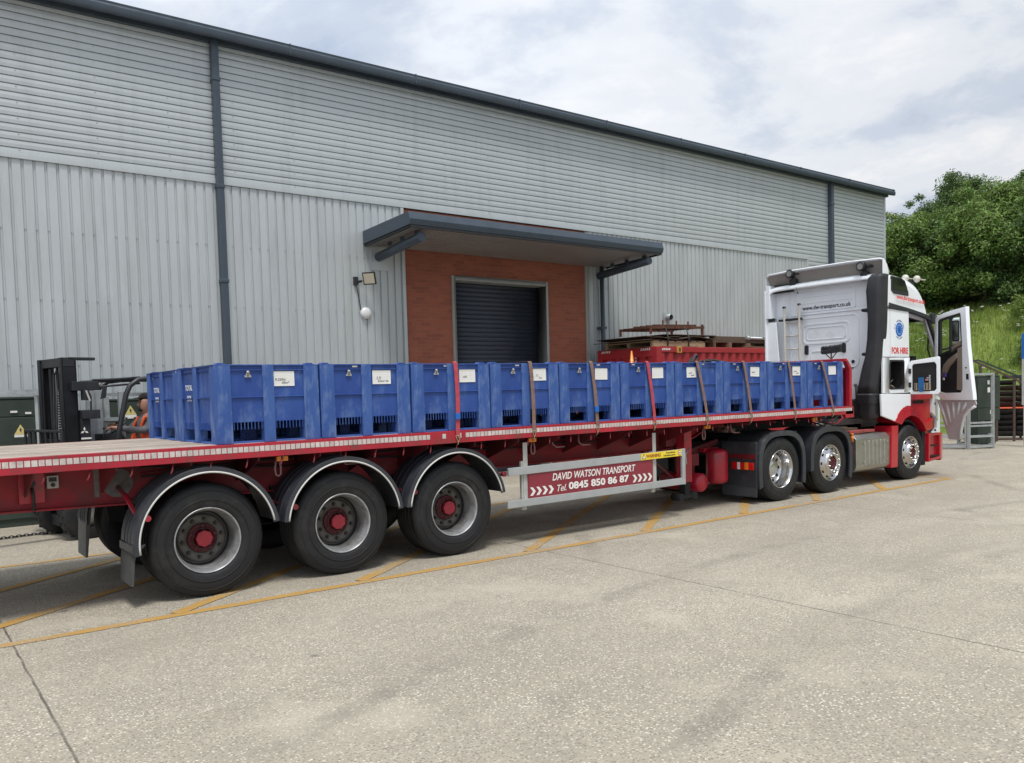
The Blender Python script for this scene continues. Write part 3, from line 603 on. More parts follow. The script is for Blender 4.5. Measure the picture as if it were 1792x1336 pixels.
for i in range(36):
    x=1.02+i*.333
    if hk is None:
        mb=MB(); mb.tube([(x,TY0+.03,1.262),(x-.012,TY0+.02,1.20),(x-.03,TY0+.0,1.175)],.0075,6); hk=mb.build('rope_hook',REDD); put(hk,tr); hx=x; o=hk
    else: o=hk.copy(); COL.objects.link(o)
    o.location=(x-hx,0,zd(x))
# headboard
hb=partempty('headboard',tr,(12.9,TYM,1.4)); mb=MB()
for y in(TY0+.02,TY0+TW-.10): mb.prism([(12.86,1.40),(12.93,1.40),(12.93,2.05),(12.80,2.19),(12.77,2.17),(12.86,2.03)],'y',y,y+.08)
for y in(8.5,9.3): mb.box(12.88,12.92,y,y+.06,1.4,2.06)
mb.box(12.9,12.93,TY0+.10,TY0+TW-.1,1.41,2.02); mb.bar((12.78,TY0+.03,2.18),(12.78,TY0+TW-.03,2.18),.05); mb.bar((12.9,TY0+.03,2.03),(12.9,TY0+TW-.03,2.03),.05)
mb.box(12.70,12.95,TY0,TY0+.06,1.22,1.39)
put(mb.build('frame',RED,None,.006),hb)
# wheels
def wheel_tr(c):
    g=partempty('wheel',tr,c); P=[(.298,.012),(.305,-.004),(.33,-.014),(.40,-.020),(.46,-.012),(.498,.004),(.516,.028)]
    for i in range(5):
        y=.045+i*.068; P+=[(.523,y),(.523,y+.052),(.513,y+.055),(.513,y+.064)]
    P+=[(.523,.388),(.51,.40),(.46,.41),(.32,.40),(.30,.37)]
    mb=MB(); mb.lathe(P,c,72)
    for i in range(60):       # shoulder lugs and raised sidewall ring
        a=2*PI*i/60
    mb.lathe([(.372,-.021),(.374,-.0255),(.380,-.0255),(.382,-.0215)],c,60); mb.lathe([(.452,-.014),(.454,-.018),(.458,-.018),(.460,-.0125)],c,60)
    put(mb.build('tyre',RUB),g)
    mb=MB(); mb.lathe([(.302,.014),(.303,-.006),(.297,-.012),(.290,-.006),(.284,.016),(.278,.03),(.272,.05),(.266,.07)],c,60,0); mb.lathe([(.266,.07),(.260,.11),(.258,.20),(.250,.245),(.225,.258)],c,60,1); put(mb.build('rim',[STEEL,mat('rim_barrel_dusty',(.27,.275,.28),.5,.4,.25,5,dirt=(.09,.08,.07),dscale=4,dth=(.45,.7))]),g)
    mb=MB(); mb.lathe([(.257,.20),(.250,.205),(.244,.228)],c,48,2); mb.lathe([(.244,.228),(.228,.226),(.222,.200),(.205,.192),(.135,.190),(.135,.25),(.0,.25)],c,48); 
    for i in range(10):
        a=2*PI*i/10+.15; x,z=c[0]+.178*math.cos(a),c[2]+.178*math.sin(a); mb.cyl((x,c[1]+.192,z),(x,c[1]+.170,z),.020,8,1); mb.cyl((x,c[1]+.175,z),(x,c[1]+.150,z),.012,8,1)
    put(mb.build('disc',[DISC,mat('nut_dark',(.05,.045,.04),.45,.5),BLKD]),g)
    mb=MB(); mb.lathe([(.136,.192),(.134,.175),(.128,.170),(.112,.168),(.104,.150),(.090,.140)],c,32,1); mb.lathe([(.080,.145),(.080,.112),(.076,.104),(.070,.102),(.0,.098)],c,8,0,smooth=False)
    for i in range(5):
        a=2*PI*i/5+.3; mb.prism([(c[0]+.07*math.cos(a-.14),c[2]+.07*math.sin(a-.14)),(c[0]+.128*math.cos(a-.09),c[2]+.128*math.sin(a-.09)),(c[0]+.128*math.cos(a+.09),c[2]+.128*math.sin(a+.09)),(c[0]+.07*math.cos(a+.14),c[2]+.07*math.sin(a+.14))],'y',c[1]+.155,c[1]+.172,1)
    put(mb.build('hub',[HUBR,HUBD]),g); return g
WX=[2.31,3.655,5.00]; first=wheel_tr((WX[0],7.71,.522)); fk=[o for o in bpy.data.objects if o.parent==first]
def copy_wheel(src,ks,parent,loc,rz,tilt=0):
    g=src.copy(); COL.objects.link(g); g.parent=parent; g.matrix_parent_inverse=worldm(parent).inverted(); g.location=loc; g.rotation_euler=(0,tilt,rz)
    for k in ks: c=k.copy(); COL.objects.link(c); c.parent=g; c.matrix_parent_inverse=k.matrix_parent_inverse.copy()
    return g
for i,x in enumerate(WX):
    if i: copy_wheel(first,fk,tr,(x,7.71,.522),0,i*.4)
    copy_wheel(first,fk,tr,(x,TY0+TW-.09,.522),PI,.2*i)
    mb=MB(); mb.cyl((x,7.95,.522),(x,TY0+TW-.34,.522),.065,14); mb.lathe([(.20,0),(.20,.2),(.16,.21)],(x,8.0,.522),24); mb.lathe([(.20,0),(.20,.2),(.16,.21)],(x,9.6,.522),24); mb.build('axle',BLKD,tr)
    for yy in(8.33,9.5):
        mb=MB(); mb.lathe([(.0,.78),(.10,.78),(.13,.76),(.125,.73),(.13,.70),(.125,.67),(.13,.64),(.10,.60),(0,.60)],(x+.36,yy,0),18,0,'z'); mb.prism([(x-.45,.80),(x-.38,.86),(x-.3,.60),(x+.45,.56),(x+.45,.51),(x-.1,.46),(x-.42,.56)],'y',yy-.05,yy+.05); mb.prism([(x-.52,.9),(x-.3,.9),(x-.34,.55),(x-.48,.55)],'y',yy-.03,yy+.03); mb.build('air_suspension',BLKD,tr)
# mudguards
def mudguard(x,side,a0,a1,ext=0):
    yn,yf_=(7.625,8.10) if side==0 else (TY0+TW-.48,TY0+TW-.005); cz=.545
    ro,ri=.655,.640; mb=MB(); o_=arc(x,cz,ro,a0,a1,30); i_=arc(x,cz,ri,a1,a0,30)
    n=len(o_)
    sx=1.0
    mb.prism(o_+i_,'y',yn,yf_,0,False)
    lip=arc(x,cz,ro,a0,a1,30)+arc(x,cz,ro-.060,a1,a0,30); y0,y1=(yn-.006,yn+.01) if side==0 else (yf_-.01,yf_+.006); mb.prism(lip,'y',y0,y1,0)
    for k in(.28,.5,.72): yy=yn+(yf_-yn)*k; mb.prism(arc(x,cz,ro+.006,a0,a1,30)+arc(x,cz,ro-.002,a1,a0,30),'y',yy-.008,yy+.008)
    if ext: # straight drop behind the rear wheel
        xx=x-ro; mb.prism([(xx-.012,cz+.02),(xx+.10,cz+.02),(xx+.085,cz-.0),(xx+.0,cz-.07),(xx-.015,cz-.05)],'y',yn,yf_)
    g=mb.build('mudguard',BLKM,tr,.003,1)
    if side==0:
        mb=MB(); rr=ro-.048; mb.tube([(px,yn-.008,pz) for px,pz in arc(x,cz,rr,a0+2,a1-1,40)],.0085,6); put(mb.build('edge_piping',mat('piping_white',(.62,.62,.60),.5)),g)
mudguard(WX[0],0,8,187,1); mudguard(WX[1],0,6,174); mudguard(WX[2],0,10,174)
for x in WX: mudguard(x,1,8,182)
for (x,z0,x1_,z1) in((1.70,.93,1.80,.79),(2.98,.78,3.14,.75),(4.3,.80,4.47,.77),(5.6,.90,5.66,.86)):
    mb=MB(); mb.tube([(x,8.34,1.02 if x<2 else z0+.02),(x,8.0,z0+.02),(x1_-.06,7.80,z1),(x1_-.02,7.66,z1-.0)],.021,10); mb.cyl((x1_-.02,7.67,z1),(x1_-.02,7.615,z1),.028,12); mb.build('mudguard_bracket',RED if x<2 else REDD,tr)
mb=MB(); mb.prism([(1.665,.60),(1.70,.60),(1.665,.40),(1.650,.21),(1.632,.21),(1.64,.4)],'y',7.66,8.08); mb.build('mudflap',mat('mudflap_grey',(.065,.068,.068),.8,0,.2,6),tr)
mb=MB(); mb.prism([(1.68,.74),(1.72,.74),(1.69,.5),(1.655,.17),(1.635,.17),(1.65,.5)],'y',TY0+TW-.46,TY0+TW-.02,0); 
mb.build('mudflap',mat('mudflap_light',(.20,.20,.185),.85,0,.15,6),tr)
# small fittings at the rear of the chassis
mb=MB(); mb.box(.90,1.10,8.30,8.345,.94,1.22,0); mb.build('valve_bracket',RED,tr,.004)
mb=MB(); mb.cyl((.99,8.30,1.12),(.99,8.24,1.12),.035,14); mb.tube([(.99,8.26,1.12),(1.005,8.25,1.02),(1.0,8.24,.88)],.013,8); mb.build('lock_handle',BLK,tr)
mb=MB(); mb.box(1.12,1.21,8.30,8.345,1.06,1.17,0); mb.box(1.135,1.195,8.292,8.3,1.12,1.155,1); mb.cyl((1.165,8.3,1.09),(1.165,8.288,1.09),.018,10,1); mb.build('suspension_valve',[LTGR,BLK],tr)
amb=None
for x in(.2,3.05,6.14,9.33,11.98):
    if amb is None: mb=MB(); mb.box(x-.055,x+.055,7.72,7.75,1.20,1.245,0); mb.box(x-.012,x+.012,7.714,7.722,1.21,1.235,1); mb.box(x-.03,x+.03,7.73,7.76,1.245,1.275,2); amb=mb.build('side_marker_lamp',[ORNG,mat('lens_dark_amber',(.35,.10,.01),.3),BLK],tr); ax=x
    else: o=amb.copy(); COL.objects.link(o); o.location=(x-ax,0,zd(x)*.5)
for x in(3.03,6.2,9.33):
    mb=MB(); mb.tube([(x-.012,7.80,1.22),(x-.03,7.80,1.12),(x-.022,7.80,1.06),(x+.0,7.80,1.045),(x+.025,7.80,1.06),(x+.03,7.80,1.12),(x+.012,7.80,1.22)],.010,7); mb.build('chain_loop',mat('loop_pink_grey',(.25,.13,.13),.6),tr)
for x in(3.72,6.55,6.98,10.0):
    mb=MB(); mb.tube([(x,7.85,1.24),(x,7.84,1.14),(x+.04,7.82,1.105),(x+.17,7.82,1.105)],.009,7); mb.build('rope_cleat',mat('loop_pink_grey',(.25,.13,.13),.6),tr)
# side guard
sg=partempty('side_guard',tr,(7.2,7.7,.4)); Yg=7.70
for x in(6.00,8.20): mb=MB(); mb.box(x-.035,x+.035,Yg+.03,Yg+.07,.40,.98 if x<7 else .95); mb.box(x-.01,x+.055,Yg+.02,Yg+.03,.50,1.2); put(mb.build('post',[LTGR],None,.003,1),sg)
mb=MB(); mb.prism([(5.745,.822),(8.77,.860),(8.77,.950),(5.745,.915)],'y',Yg-.012,Yg+.018); put(mb.build('rail',GRYP,None,.004),sg)
mb=MB(); mb.prism([(5.725,.444),(8.79,.462),(8.79,.552),(5.725,.531)],'y',Yg-.012,Yg+.018); put(mb.build('rail',GRYP,None,.004),sg)
mb=MB(); mb.box(8.735,8.80,Yg-.016,Yg+.02,.46,.955); put(mb.build('end_post',GRYP,None,.004),sg)
mb=MB(); mb.prism([(6.045,.530),(8.165,.548),(8.165,.862),(6.045,.835)],'y',Yg+.0,Yg+.016); o=put(mb.build('name_board',SIGNR),sg)
mb=MB(); sl=math.atan2(.02,2.1)
text_mesh(mb,'DAVID WATSON TRANSPORT',.122,TY(7.11,Yg-.004,.755,.004),0,1,.016,.22,fit=1.42)
text_mesh(mb,'0845 850 86 87',.118,TY(7.185,Yg-.004,.627,.008),0,1,.036,fit=1.04)
text_mesh(mb,'Tel.',.115,TY(6.545,Yg-.004,.612,.008),0,1,.004,.35,fit=.145)
for x0,z0 in((6.062,.612),(7.775,.622)):
    for k in range(4):
        x=x0+k*.094; z=z0; mb.prism([(x,z+.050),(x+.042,z+.050),(x+.085,z),(x+.042,z-.050),(x,z-.050),(x+.043,z)],'y',Yg-.005,Yg-.003)
put(mb.build('lettering',WLET),sg)
mb=MB(); mb.prism([(8.07-.14,.852),(8.725,.861),(8.725,.948),(7.93,.938)],'y',Yg-.017,Yg-.0125,0); zt=lambda x:.895+(x-7.93)*.012
text_mesh(mb,'WARNING',.062,TY(8.165,Yg-.019,zt(8.16),.012),1,.92,.02)
text_mesh(mb,'Do not walk stow',.030,TY(8.50,Yg-.019,zt(8.5)+.019,.012),2,.82,.01); text_mesh(mb,'in this vehicle at any time',.030,TY(8.475,Yg-.019,zt(8.5)-.016,.012),2,.76,.01)
mb.prism([(7.945,.868),(8.015,.868),(7.98,.935)],'y',Yg-.0195,Yg-.0175,2); mb.prism([(7.957,.874),(8.003,.874),(7.98,.919)],'y',Yg-.0215,Yg-.0195,3); mb.prism(arc(8.68,.905,.035,0,360,20)[:-1],'y',Yg-.0195,Yg-.0175,1); mb.prism(arc(8.68,.905,.027,0,360,20)[:-1],'y',Yg-.0215,Yg-.0195,3); mb.prism(arc(8.68,.905,.010,0,360,12)[:-1],'y',Yg-.0235,Yg-.0215,2)
put(mb.build('warning_sticker',[YEL,mat('ink_brown_red',(.35,.07,.02),.6),INK,PAP]),sg)
# landing legs
for yy in(8.12,9.55):
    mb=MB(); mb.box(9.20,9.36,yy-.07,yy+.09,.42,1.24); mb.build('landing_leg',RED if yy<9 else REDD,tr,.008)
    lg=MB(); lg.box(9.225,9.335,yy-.045,yy+.065,.22,.45); lg.box(9.1,9.45,yy-.06,yy+.09,.19,.23); lg.cyl((9.13,yy-.07,.21),(9.13,yy+.10,.21),.055,14); lg.cyl((9.42,yy-.07,.21),(9.42,yy+.10,.21),.055,14); lg.build('landing_foot',BLKD,tr)
mb=MB(); mb.bar((8.55,8.25,.90),(9.2,8.25,.45),.03); mb.bar((8.7,9.5,.90),(9.25,9.5,.45),.03); mb.bar((9.28,8.2,.95),(9.28,9.5,.95),.04); mb.box(8.98,9.16,8.2,8.3,.95,1.22); mb.build('leg_brace',REDD,tr)
mb=MB(); mb.tube([(9.25,8.0,.92),(9.1,7.95,.84),(9.1,7.93,.7)],.012,6); mb.build('crank_handle',GALV,tr)
for (x,y,z0,z1,rr) in((10.1,8.2,.31,.86,.165),):
    mb=MB(); mb.lathe([(0,z0),(rr*.6,z0+.01),(rr*.93,z0+.04),(rr,z0+.08),(rr,z1-.08),(rr*.93,z1-.04),(rr*.6,z1-.01),(0,z1)],(x,y,0),28,0,'z'); mb.box(x-.17,x+.17,y+.1,y+.2,.8,.86); mb.build('air_tank',RED,tr)
mb=MB(); mb.lathe([(0,8.05),(.10,8.06),(.14,8.1),(.14,8.8),(.10,8.85),(0,8.86)],(9.62,0,.38),24); mb.build('air_tank',RED,tr)
mb=MB(); mb.prism([(9.45,.55),(9.45,.80),(10.4,.98),(10.4,.90),(9.9,.78),(9.8,.3),(9.7,.3),(9.7,.55)],'y',8.42,8.47); mb.box(9.45,9.75,8.25,8.4,.62,.80); mb.build('tank_bracket',REDD,tr,.004)
mb=MB(); r_=random.Random(9)
for i in range(7):
    y=8.0+i*.22; mb.tube([(12.6,y,1.15),(12.9,y-.05,1.08),(13.3,y+.05,1.1),(13.7,y+.1,1.25),(14.05,y*.5+4.5,1.6)],.013,7)
mb.build('air_hoses',BLK,tr)
for k,(ya,za,c_) in enumerate(((8.30,1.19,BLK),(8.29,1.13,BLK),(8.31,1.16,REDD))):
    mb=MB(); mb.tube([(1.9+.35*q,ya+.01*math.sin(q*1.7+k),za-.035*abs(math.sin(q*.8+k))) for q in range(20)],.011,6); mb.build('air_line',c_,tr)
mb=MB(); mb.tube([(12.7,8.1,1.15),(13.05,8.0,1.10),(13.4,8.1,1.18),(13.8,8.5,1.5)],.012,7); mb.build('air_hose_red',RED,tr)
mb=MB(); mb.box(10.0,10.16,7.95,8.1,1.12,1.2); mb.cyl((9.98,8.0,1.14),(9.98,7.9,1.14),.03); mb.box(10.1,10.2,7.92,8.0,1.10,1.16); mb.build('strap_winch',mat('winch_dull',(.10,.06,.055),.7,.3),tr)
# ================================================================== PALLET BOXES
LB,WB,HB=1.016,1.205,.735
def box_parts():
    mb=MB(); t_=.03; X0,X1,Y0,Y1=0,LB,0,WB; pr=.022; zw=.135
    # shell
    zs=.195; mb.box(pr,pr+t_,pr,WB-pr,zs,HB-.01); mb.box(LB-pr-t_,LB-pr,pr,WB-pr,zs,HB-.01); mb.box(pr+t_,LB-pr-t_,pr,pr+t_,zs,HB-.01); mb.box(pr+t_,LB-pr-t_,WB-pr-t_,WB-pr,zs,HB-.01); mb.box(pr+t_,LB-pr-t_,pr+t_,WB-pr-t_,.20,.22)
    # corner and middle posts, slightly tapering
    def post(x0,x1,y0,y1,tx=.0,ty=.0):
        vs=[(x0,y0,0),(x1,y0,0),(x1,y1,0),(x0,y1,0),(x0+tx,y0+ty,HB),(x1-tx,y0+ty,HB),(x1-tx,y1-ty,HB),(x0+tx,y1-ty,HB)]
        mb.add(vs,[(0,3,2,1),(4,5,6,7),(0,1,5,4),(1,2,6,5),(2,3,7,6),(3,0,4,7)],1)
    c=.155
    for x in(0,LB-c):
        for y in(0,WB-c): 
            post(x,x+c,y,y+c,.002,.002); xm,ym=x+c/2,y+c/2; mb.prism([(xm-.05,HB-.002),(xm-.03,HB+.016),(xm+.03,HB+.016),(xm+.05,HB-.002)],'y',ym-.04,ym+.04)
    for y in(.0,WB-.09): post(LB/2-.055,LB/2+.055,y,y+.09)
    for x in(.0,LB-.09): post(x,x+.09,WB/2-.06,WB/2+.06)
    post(LB/2-.06,LB/2+.06,WB/2-.07,WB/2+.07) if False else mb.box(LB/2-.06,LB/2+.06,WB/2-.07,WB/2+.07,0,zw)
    # rim and ribs
    def ribs(z,h,d):
        mb.box(d,LB-d,d,.05,z,z+h); mb.box(d,LB-d,WB-.05,WB-d,z,z+h); mb.box(d,.05,.05,WB-.05,z,z+h); mb.box(LB-.05,LB-d,.05,WB-.05,z,z+h)
    ribs(HB-.014,.014,.0015); ribs(HB-.058,.010,.006); ribs(.425,.011,.006)
    # comb of short ribs above the fork openings
    for a,b_ in((c,LB/2-.055),(LB/2+.055,LB-c)):
        n_=9
        for k in range(n_):
            x=a+(b_-a)*(k+.5)/n_
            for y0 in(.004,WB-.03): mb.box(x-.004,x+.004,y0+.012,y0+.026,.125,.200)
    for a,b_ in((c,WB/2-.06),(WB/2+.06,WB-c)):
        for k in range(9):
            y=a+(b_-a)*(k+.5)/9
            for x0 in(.004,LB-.03): mb.box(x0+.008,x0+.026,y-.004,y+.004,.125,.200)
    return mb
bm_=box_parts().build('body',[BLUE,mat('blue_plastic_scuffed',(.018,.066,.275),.56,0,0,3,col2=(.042,.108,.34),dirt=(.18,.27,.45),dscale=10,dth=(.48,.70),stretch=(1,1,.3),bump=.1)],None,.006,2,True)
run=MB(); run.box(.02,LB-.02,.02,.14,-.0,.018); run.box(.02,LB-.02,WB-.14,WB-.02,0,.018); run.box(.02,LB-.02,WB/2-.06,WB/2+.06,0,.018); 
for y in(.16,WB-.5): run.box(.012,.11,y,y+.34,.0,.016)
runo=run.build('floor_runner',BLUED)
lbl=MB(); lbl.box(0,.212,-.002,0,0,.142); 
LTX=[('9.250m','40m²'),('2.7t','Door to'),('rails',''),('12','7m'),('',''),('',''),('roof','wash'),('plate',''),('bolts','x 40'),('','')]
nears=['at the open rear end of the load on the side facing us','second from the open rear end on the side facing us','third from the open rear end on the side facing us','fourth from the open rear end on the side facing us','fifth from the open rear end on the side facing us','fifth from the headboard on the side facing us','fourth from the headboard on the side facing us','third from the headboard on the side facing us','second from the headboard on the side facing us','against the red headboard on the side facing us']
fars=['at the open rear in the far row beside the driver','second from the rear in the far row','third from the rear in the far row','fourth from the rear in the far row','fifth from the rear in the far row','fifth from the headboard in the far row','fourth from the headboard in the far row','third from the headboard in the far row','second from the headboard in the far row','against the headboard in the far row']
labx=[.560,.585,.620,.620,.600,.600,.255,.64,.66,.62]
SEED=random.Random(21)
bodyused=False
for row in(0,1):
    for i in range(10):
        x=2.418+i*1.0307+SEED.uniform(-.003,.003); y=7.672+row*1.228+(SEED.uniform(-.004,.004)); z=ZD+zd(x+.5)+.001
        r=thing('pallet_box',('blue pallet box '+(nears if row==0 else fars)[i]),'pallet box',(x,y,z),SEED.uniform(-.003,.003),'blue pallet boxes loaded on the trailer')
        for src in(bm_,runo):
            o=src if not bodyused else src.copy()
            if bodyused: COL.objects.link(o)
            o.parent=r
        bodyused=True
        if row==0:
            mb=MB(); mb.T=Matrix.Translation((labx[i],.018,.528))@Matrix.Rotation(SEED.uniform(-.03,.03),4,'Y'); mb.box(0,.212,-.003,0,0,.142,0)
            for q in range(5): zz=.118-q*.022; mb.box(.012,.2,-.0036,-.003,zz,zz+.0012,1)
            mb.T=None
            for q,tx in enumerate(LTX[i]):
                if tx: text_mesh(mb,tx,.036,TY(labx[i]+.07+q*.05,.0135,.59-q*.03,.03),2,1,0,.2,ext=.0003)
            o=mb.build('paper_label',[PAP,mat('ruled_line',(.45,.48,.52),.7),INK]); o.parent=r
            if i not in(6,):
                mb=MB(); cx=.315 if i<3 else .33; mb.box(cx-.030,cx+.030,.004,.016,.615,.634,0); mb.box(cx-.018,cx+.018,.000,.014,.634,.650,0); mb.cyl((cx-.012,.004,.662),(cx+.012,.004,.662),.014,8,0); mb.box(cx-.008,cx+.008,-.002,.010,.622,.672,1)
                o=mb.build('label_clip',[GALV,mat('clip_brown',(.25,.17,.10),.5,.4)]); o.parent=r
        if i not in (0,) or row==1:
            mb=MB(); xs=[.0,.36,.42,.37,.63,.22,.57,.24,.40,.22][i]; mb.box(xs,xs+.055,.012,.0195,.703,.719); o=mb.build('small_sticker',PAP); o.parent=r
        if i==0:
            mb=MB(); mb.box(.0155,.0195,.10,.125,.665,.684) if row==0 else mb.box(.0155,.0195,.98,1.0,.665,.684)
            yc=.86 if row==0 else .86
            text_mesh(mb,'TOTAL',.075,TX(.019,yc,.535),0,.95,.03); text_mesh(mb,'DOL',.075,TX(.019,yc-.01,.43),0,.95,.03)
            o=mb.build('stencil_lettering',mat('stencil_white',(.60,.64,.70),.6)); o.parent=r
# straps
STX=[5.03,6.08,7.05,8.05,9.04,10.07,11.17,12.08]; SBX=[5.01,6.08,7.095,8.125,9.186,10.176,11.273,12.312]; SCOL=[1,0,0,1,0,0,0,0]
SLAB=['faded red ratchet strap, nearest the open rear of the load','brown ratchet strap over the fourth near box','brown ratchet strap over the fifth near box with blue tape','bright red ratchet strap over the sixth near box','brown ratchet strap over the seventh near box','brown ratchet strap third from the headboard','brown ratchet strap second from the headboard','brown ratchet strap nearest the headboard']
for i,(xt,xb) in enumerate(zip(STX,SBX)):
    zt=ZD+zd(xt)+HB+.022; yt=7.66
    r=thing('ratchet_strap',SLAB[i],'strap',(xb,TY0-.03,1.3),0,'ratchet straps over the pallet boxes')
    mb=MB(); wd=.026
    def ribbon(P,wdir=Vector((1,0,0)),th=.003):
        vs=[];fs=[]
        for k,p in enumerate(P):
            p=Vector(p); d=(Vector(P[min(k+1,len(P)-1)])-Vector(P[max(k-1,0)])).normalized(); nn=d.cross(wdir).normalized(); ww=nn.cross(d).normalized()
            for a,b_ in((-1,-1),(1,-1),(1,1),(-1,1)): vs.append(tuple(p+ww*wd*a+nn*th*b_*.5))
            if k:
                m0=4*(k-1); m1=4*k
                for q in range(4): fs.append((m0+q,m0+(q+1)%4,m1+(q+1)%4,m1+q))
        mb.add(vs,fs,0,False)
    ytop=[(xt,yt+.3*q,zt+.004*math.sin(q*2)) for q in range(9)]
    zr=ZD+zd(xb)-.03
    P=[(xb,TY0-.012,zr-.03),(xb-.002,TY0-.010,zr+.03)]
    for q in range(1,12):
        f=q/12; P.append((xb+(xt-xb)*f+math.sin(f*PI)*.012,TY0-.008+(yt-TY0-.004)*f,zr+.03+(zt-zr-.06)*f))
    P+=[(xt,yt-.004,zt-.012),(xt,yt+.012,zt)]+ytop[1:]+[(xt,TY0+TW-.06,zt),(xt,TY0+TW-.04,zt-.02),(xb,TY0+TW+.01,zr)]
    ribbon(P); o=mb.build('webbing',[STRR if SCOL[i] else STRB]); put(o,r)
    mb=MB(); zc=zr-.035; mb.tube([(xb-.030,TY0-.014,zc+.01),(xb+.030,TY0-.014,zc+.01),(xb+.004,TY0-.010,zc-.062),(xb-.004,TY0-.010,zc-.062)],.0058,6,0,closed=True); mb.tube([(xb,TY0-.010,zc-.05),(xb,TY0-.006,zc-.085),(xb-.004,TY0+.02,zc-.092)],.006,6); o=mb.build('claw_hook',mat('hook_brass',(.45,.38,.25),.4,.7)); put(o,r)
    if i in(0,2): mb=MB(); f=.2; mb.T=Matrix.Translation((xb+(xt-xb)*f,TY0-.018,zr+.03+(zt-zr)*f)); mb.box(-.03,.03,-.004,.016,-.035,.035); o=mb.build('tape_wrap',BLUT,None,.004); put(o,r)
# hoses, marker cone, pole
mb=MB()
def loop(c,a,b_,rot,r0,tl=0):
    P=[]
    for k in range(29):
        t_=2*PI*k/28; v=Vector((a*math.cos(t_),0,b_*math.sin(t_))); v.rotate(Matrix.Rotation(rot,3,'Y')); v.rotate(Matrix.Rotation(tl,3,'Z')); P.append(Vector(c)+v)
    mb.tube(P[:-1],r0,8,0,closed=True)
loop((11.18,9.55,2.18),.34,.085,R(-28),.022,.5); loop((11.15,9.6,2.16),.30,.07,R(-25),.022,.5)
for k,(x0,x1,h) in enumerate(((11.2,12.3,.12),(11.35,12.6,.135),(11.1,12.0,.10),(10.6,11.25,.07))):
    mb.tube([(x0+(x1-x0)*q/14,9.3+.06*k+.5*math.sin(q/14*PI),2.10+h*math.sin(q/14*PI)*1.35) for q in range(15)],.020,8)
tag(mb.build('rubber_hose',BLK),'coiled black rubber hoses spilling out of the far row of boxes','hose')
mb=MB(); mb.lathe([(.10,1.9),(.08,1.91),(.012,2.43),(.006,2.435),(0,2.435)],(10.04,9.9,0),20,0,'z'); tag(mb.build('traffic_cone',ORNG),'orange cone whose tip pokes above the fifth box','traffic cone')
# ================================================================== TRACTOR UNIT
tu=thing('tractor_unit','white and red articulated lorry cab with its side door standing open','lorry',(13,TYM,0))
CY0,CY1=7.68,10.12; CYM=(CY0+CY1)/2
def wheel_tu(c,kind):
    g=partempty('wheel',tu,c)
    w_=.30 if kind!='drive' else .62
    P=[(.290,.012),(.297,-.003),(.34,-.012),(.40,-.016),(.45,-.008),(.478,.006),(.492,.026)]
    for i in range(4): y=.04+i*.055; P+=[(.498,y),(.498,y+.042),(.488,y+.045),(.488,y+.051)]
    P+=[(.497,.27),(.485,.285),(.44,.295),(.33,.295),(.30,.27)]
    mb=MB(); mb.lathe(P,c,64); mb.lathe([(.362,-.013),(.364,-.018),(.369,-.018),(.371,-.013)],c,56)
    if kind=='drive': mb.lathe([(a,b_+.33) for a,b_ in P],c,64)
    put(mb.build('tyre',RUB),g)
    if kind=='drive':
        mb=MB(); mb.lathe([(.296,.010),(.299,-.004),(.291,-.012),(.283,-.004),(.277,.014),(.268,.03),(.264,.05),(.250,.10),(.247,.15),(.235,.19),(.15,.20),(.15,.17),(.115,.14),(.05,.13),(0,.13)],c,60)
        for i in range(10):
            a=2*PI*i/10; x,z=c[0]+.205*math.cos(a),c[2]+.205*math.sin(a); mb.cyl((x,c[1]+.198,z),(x,c[1]+.188,z),.026,12,1)
        for i in range(10):
            a=2*PI*i/10+.3; x,z=c[0]+.165*math.cos(a),c[2]+.165*math.sin(a); mb.cyl((x,c[1]+.198,z),(x,c[1]+.165,z),.014,10,0)
        put(mb.build('rim',[CHR,BLKD]),g)
    else:
        mb=MB(); mb.lathe([(.296,.010),(.299,-.004),(.292,-.012),(.284,-.006),(.277,.012),(.265,.03),(.255,.035),(.235,.012),(.200,-.020),(.185,-.028),(.182,-.050),(.170,-.062),(.125,-.060),(.118,-.045),(.115,.0)],c,60)
        for i in range(10):
            a=2*PI*i/10; x,z=c[0]+.228*math.cos(a),c[2]+.228*math.sin(a); p=Vector((x,c[1]+.012,z)); mb.cyl(p,p+Vector((-.012*math.cos(a)*0,-.012,0)),.025,12,1)
        for i in range(10):
            a=2*PI*i/10+.3; x,z=c[0]+.148*math.cos(a),c[2]+.148*math.sin(a); mb.cyl((x,c[1]-.05,z),(x,c[1]-.085,z),.0165,10,0); mb.sphere((x,c[1]-.085,z),.0165,8,0)
        put(mb.build('rim',[CHR,BLKD]),g)
        mb=MB(); mb.lathe([(.114,.0),(.11,-.02),(.095,-.03),(.05,-.032),(0,-.035)],c,24)
        for i in range(8):
            a=2*PI*i/8; x,z=c[0]+.07*math.cos(a),c[2]+.07*math.sin(a); mb.cyl((x,c[1]-.025,z),(x,c[1]-.045,z),.011,6,1)
        put(mb.build('hub',[HUBD,HUBR]),g)
    return g
TA,TB,TF=11.01,12.35,14.95
wa=wheel_tu((TA,7.70,.498),'drive'); wb=wheel_tu((TB,7.70,.498),'steer')
def ch(o): return [q for q in bpy.data.objects if q.parent==o]
ka,kb=ch(wa),ch(wb)
copy_wheel(wa,ka,tu,(TA,10.10,.498),PI); copy_wheel(wb,kb,tu,(TB,10.10,.498),PI); copy_wheel(wb,kb,tu,(TF,10.10,.498),PI); copy_wheel(wb,kb,tu,(TF,7.70,.498),0,.25)
mb=MB()
for y in(8.45,9.27): mb.box(10.35,16.0,y,y+.08,.68,.95)
for x in(10.4,11.6,12.8,13.9): mb.box(x,x+.1,8.53,9.27,.70,.93)
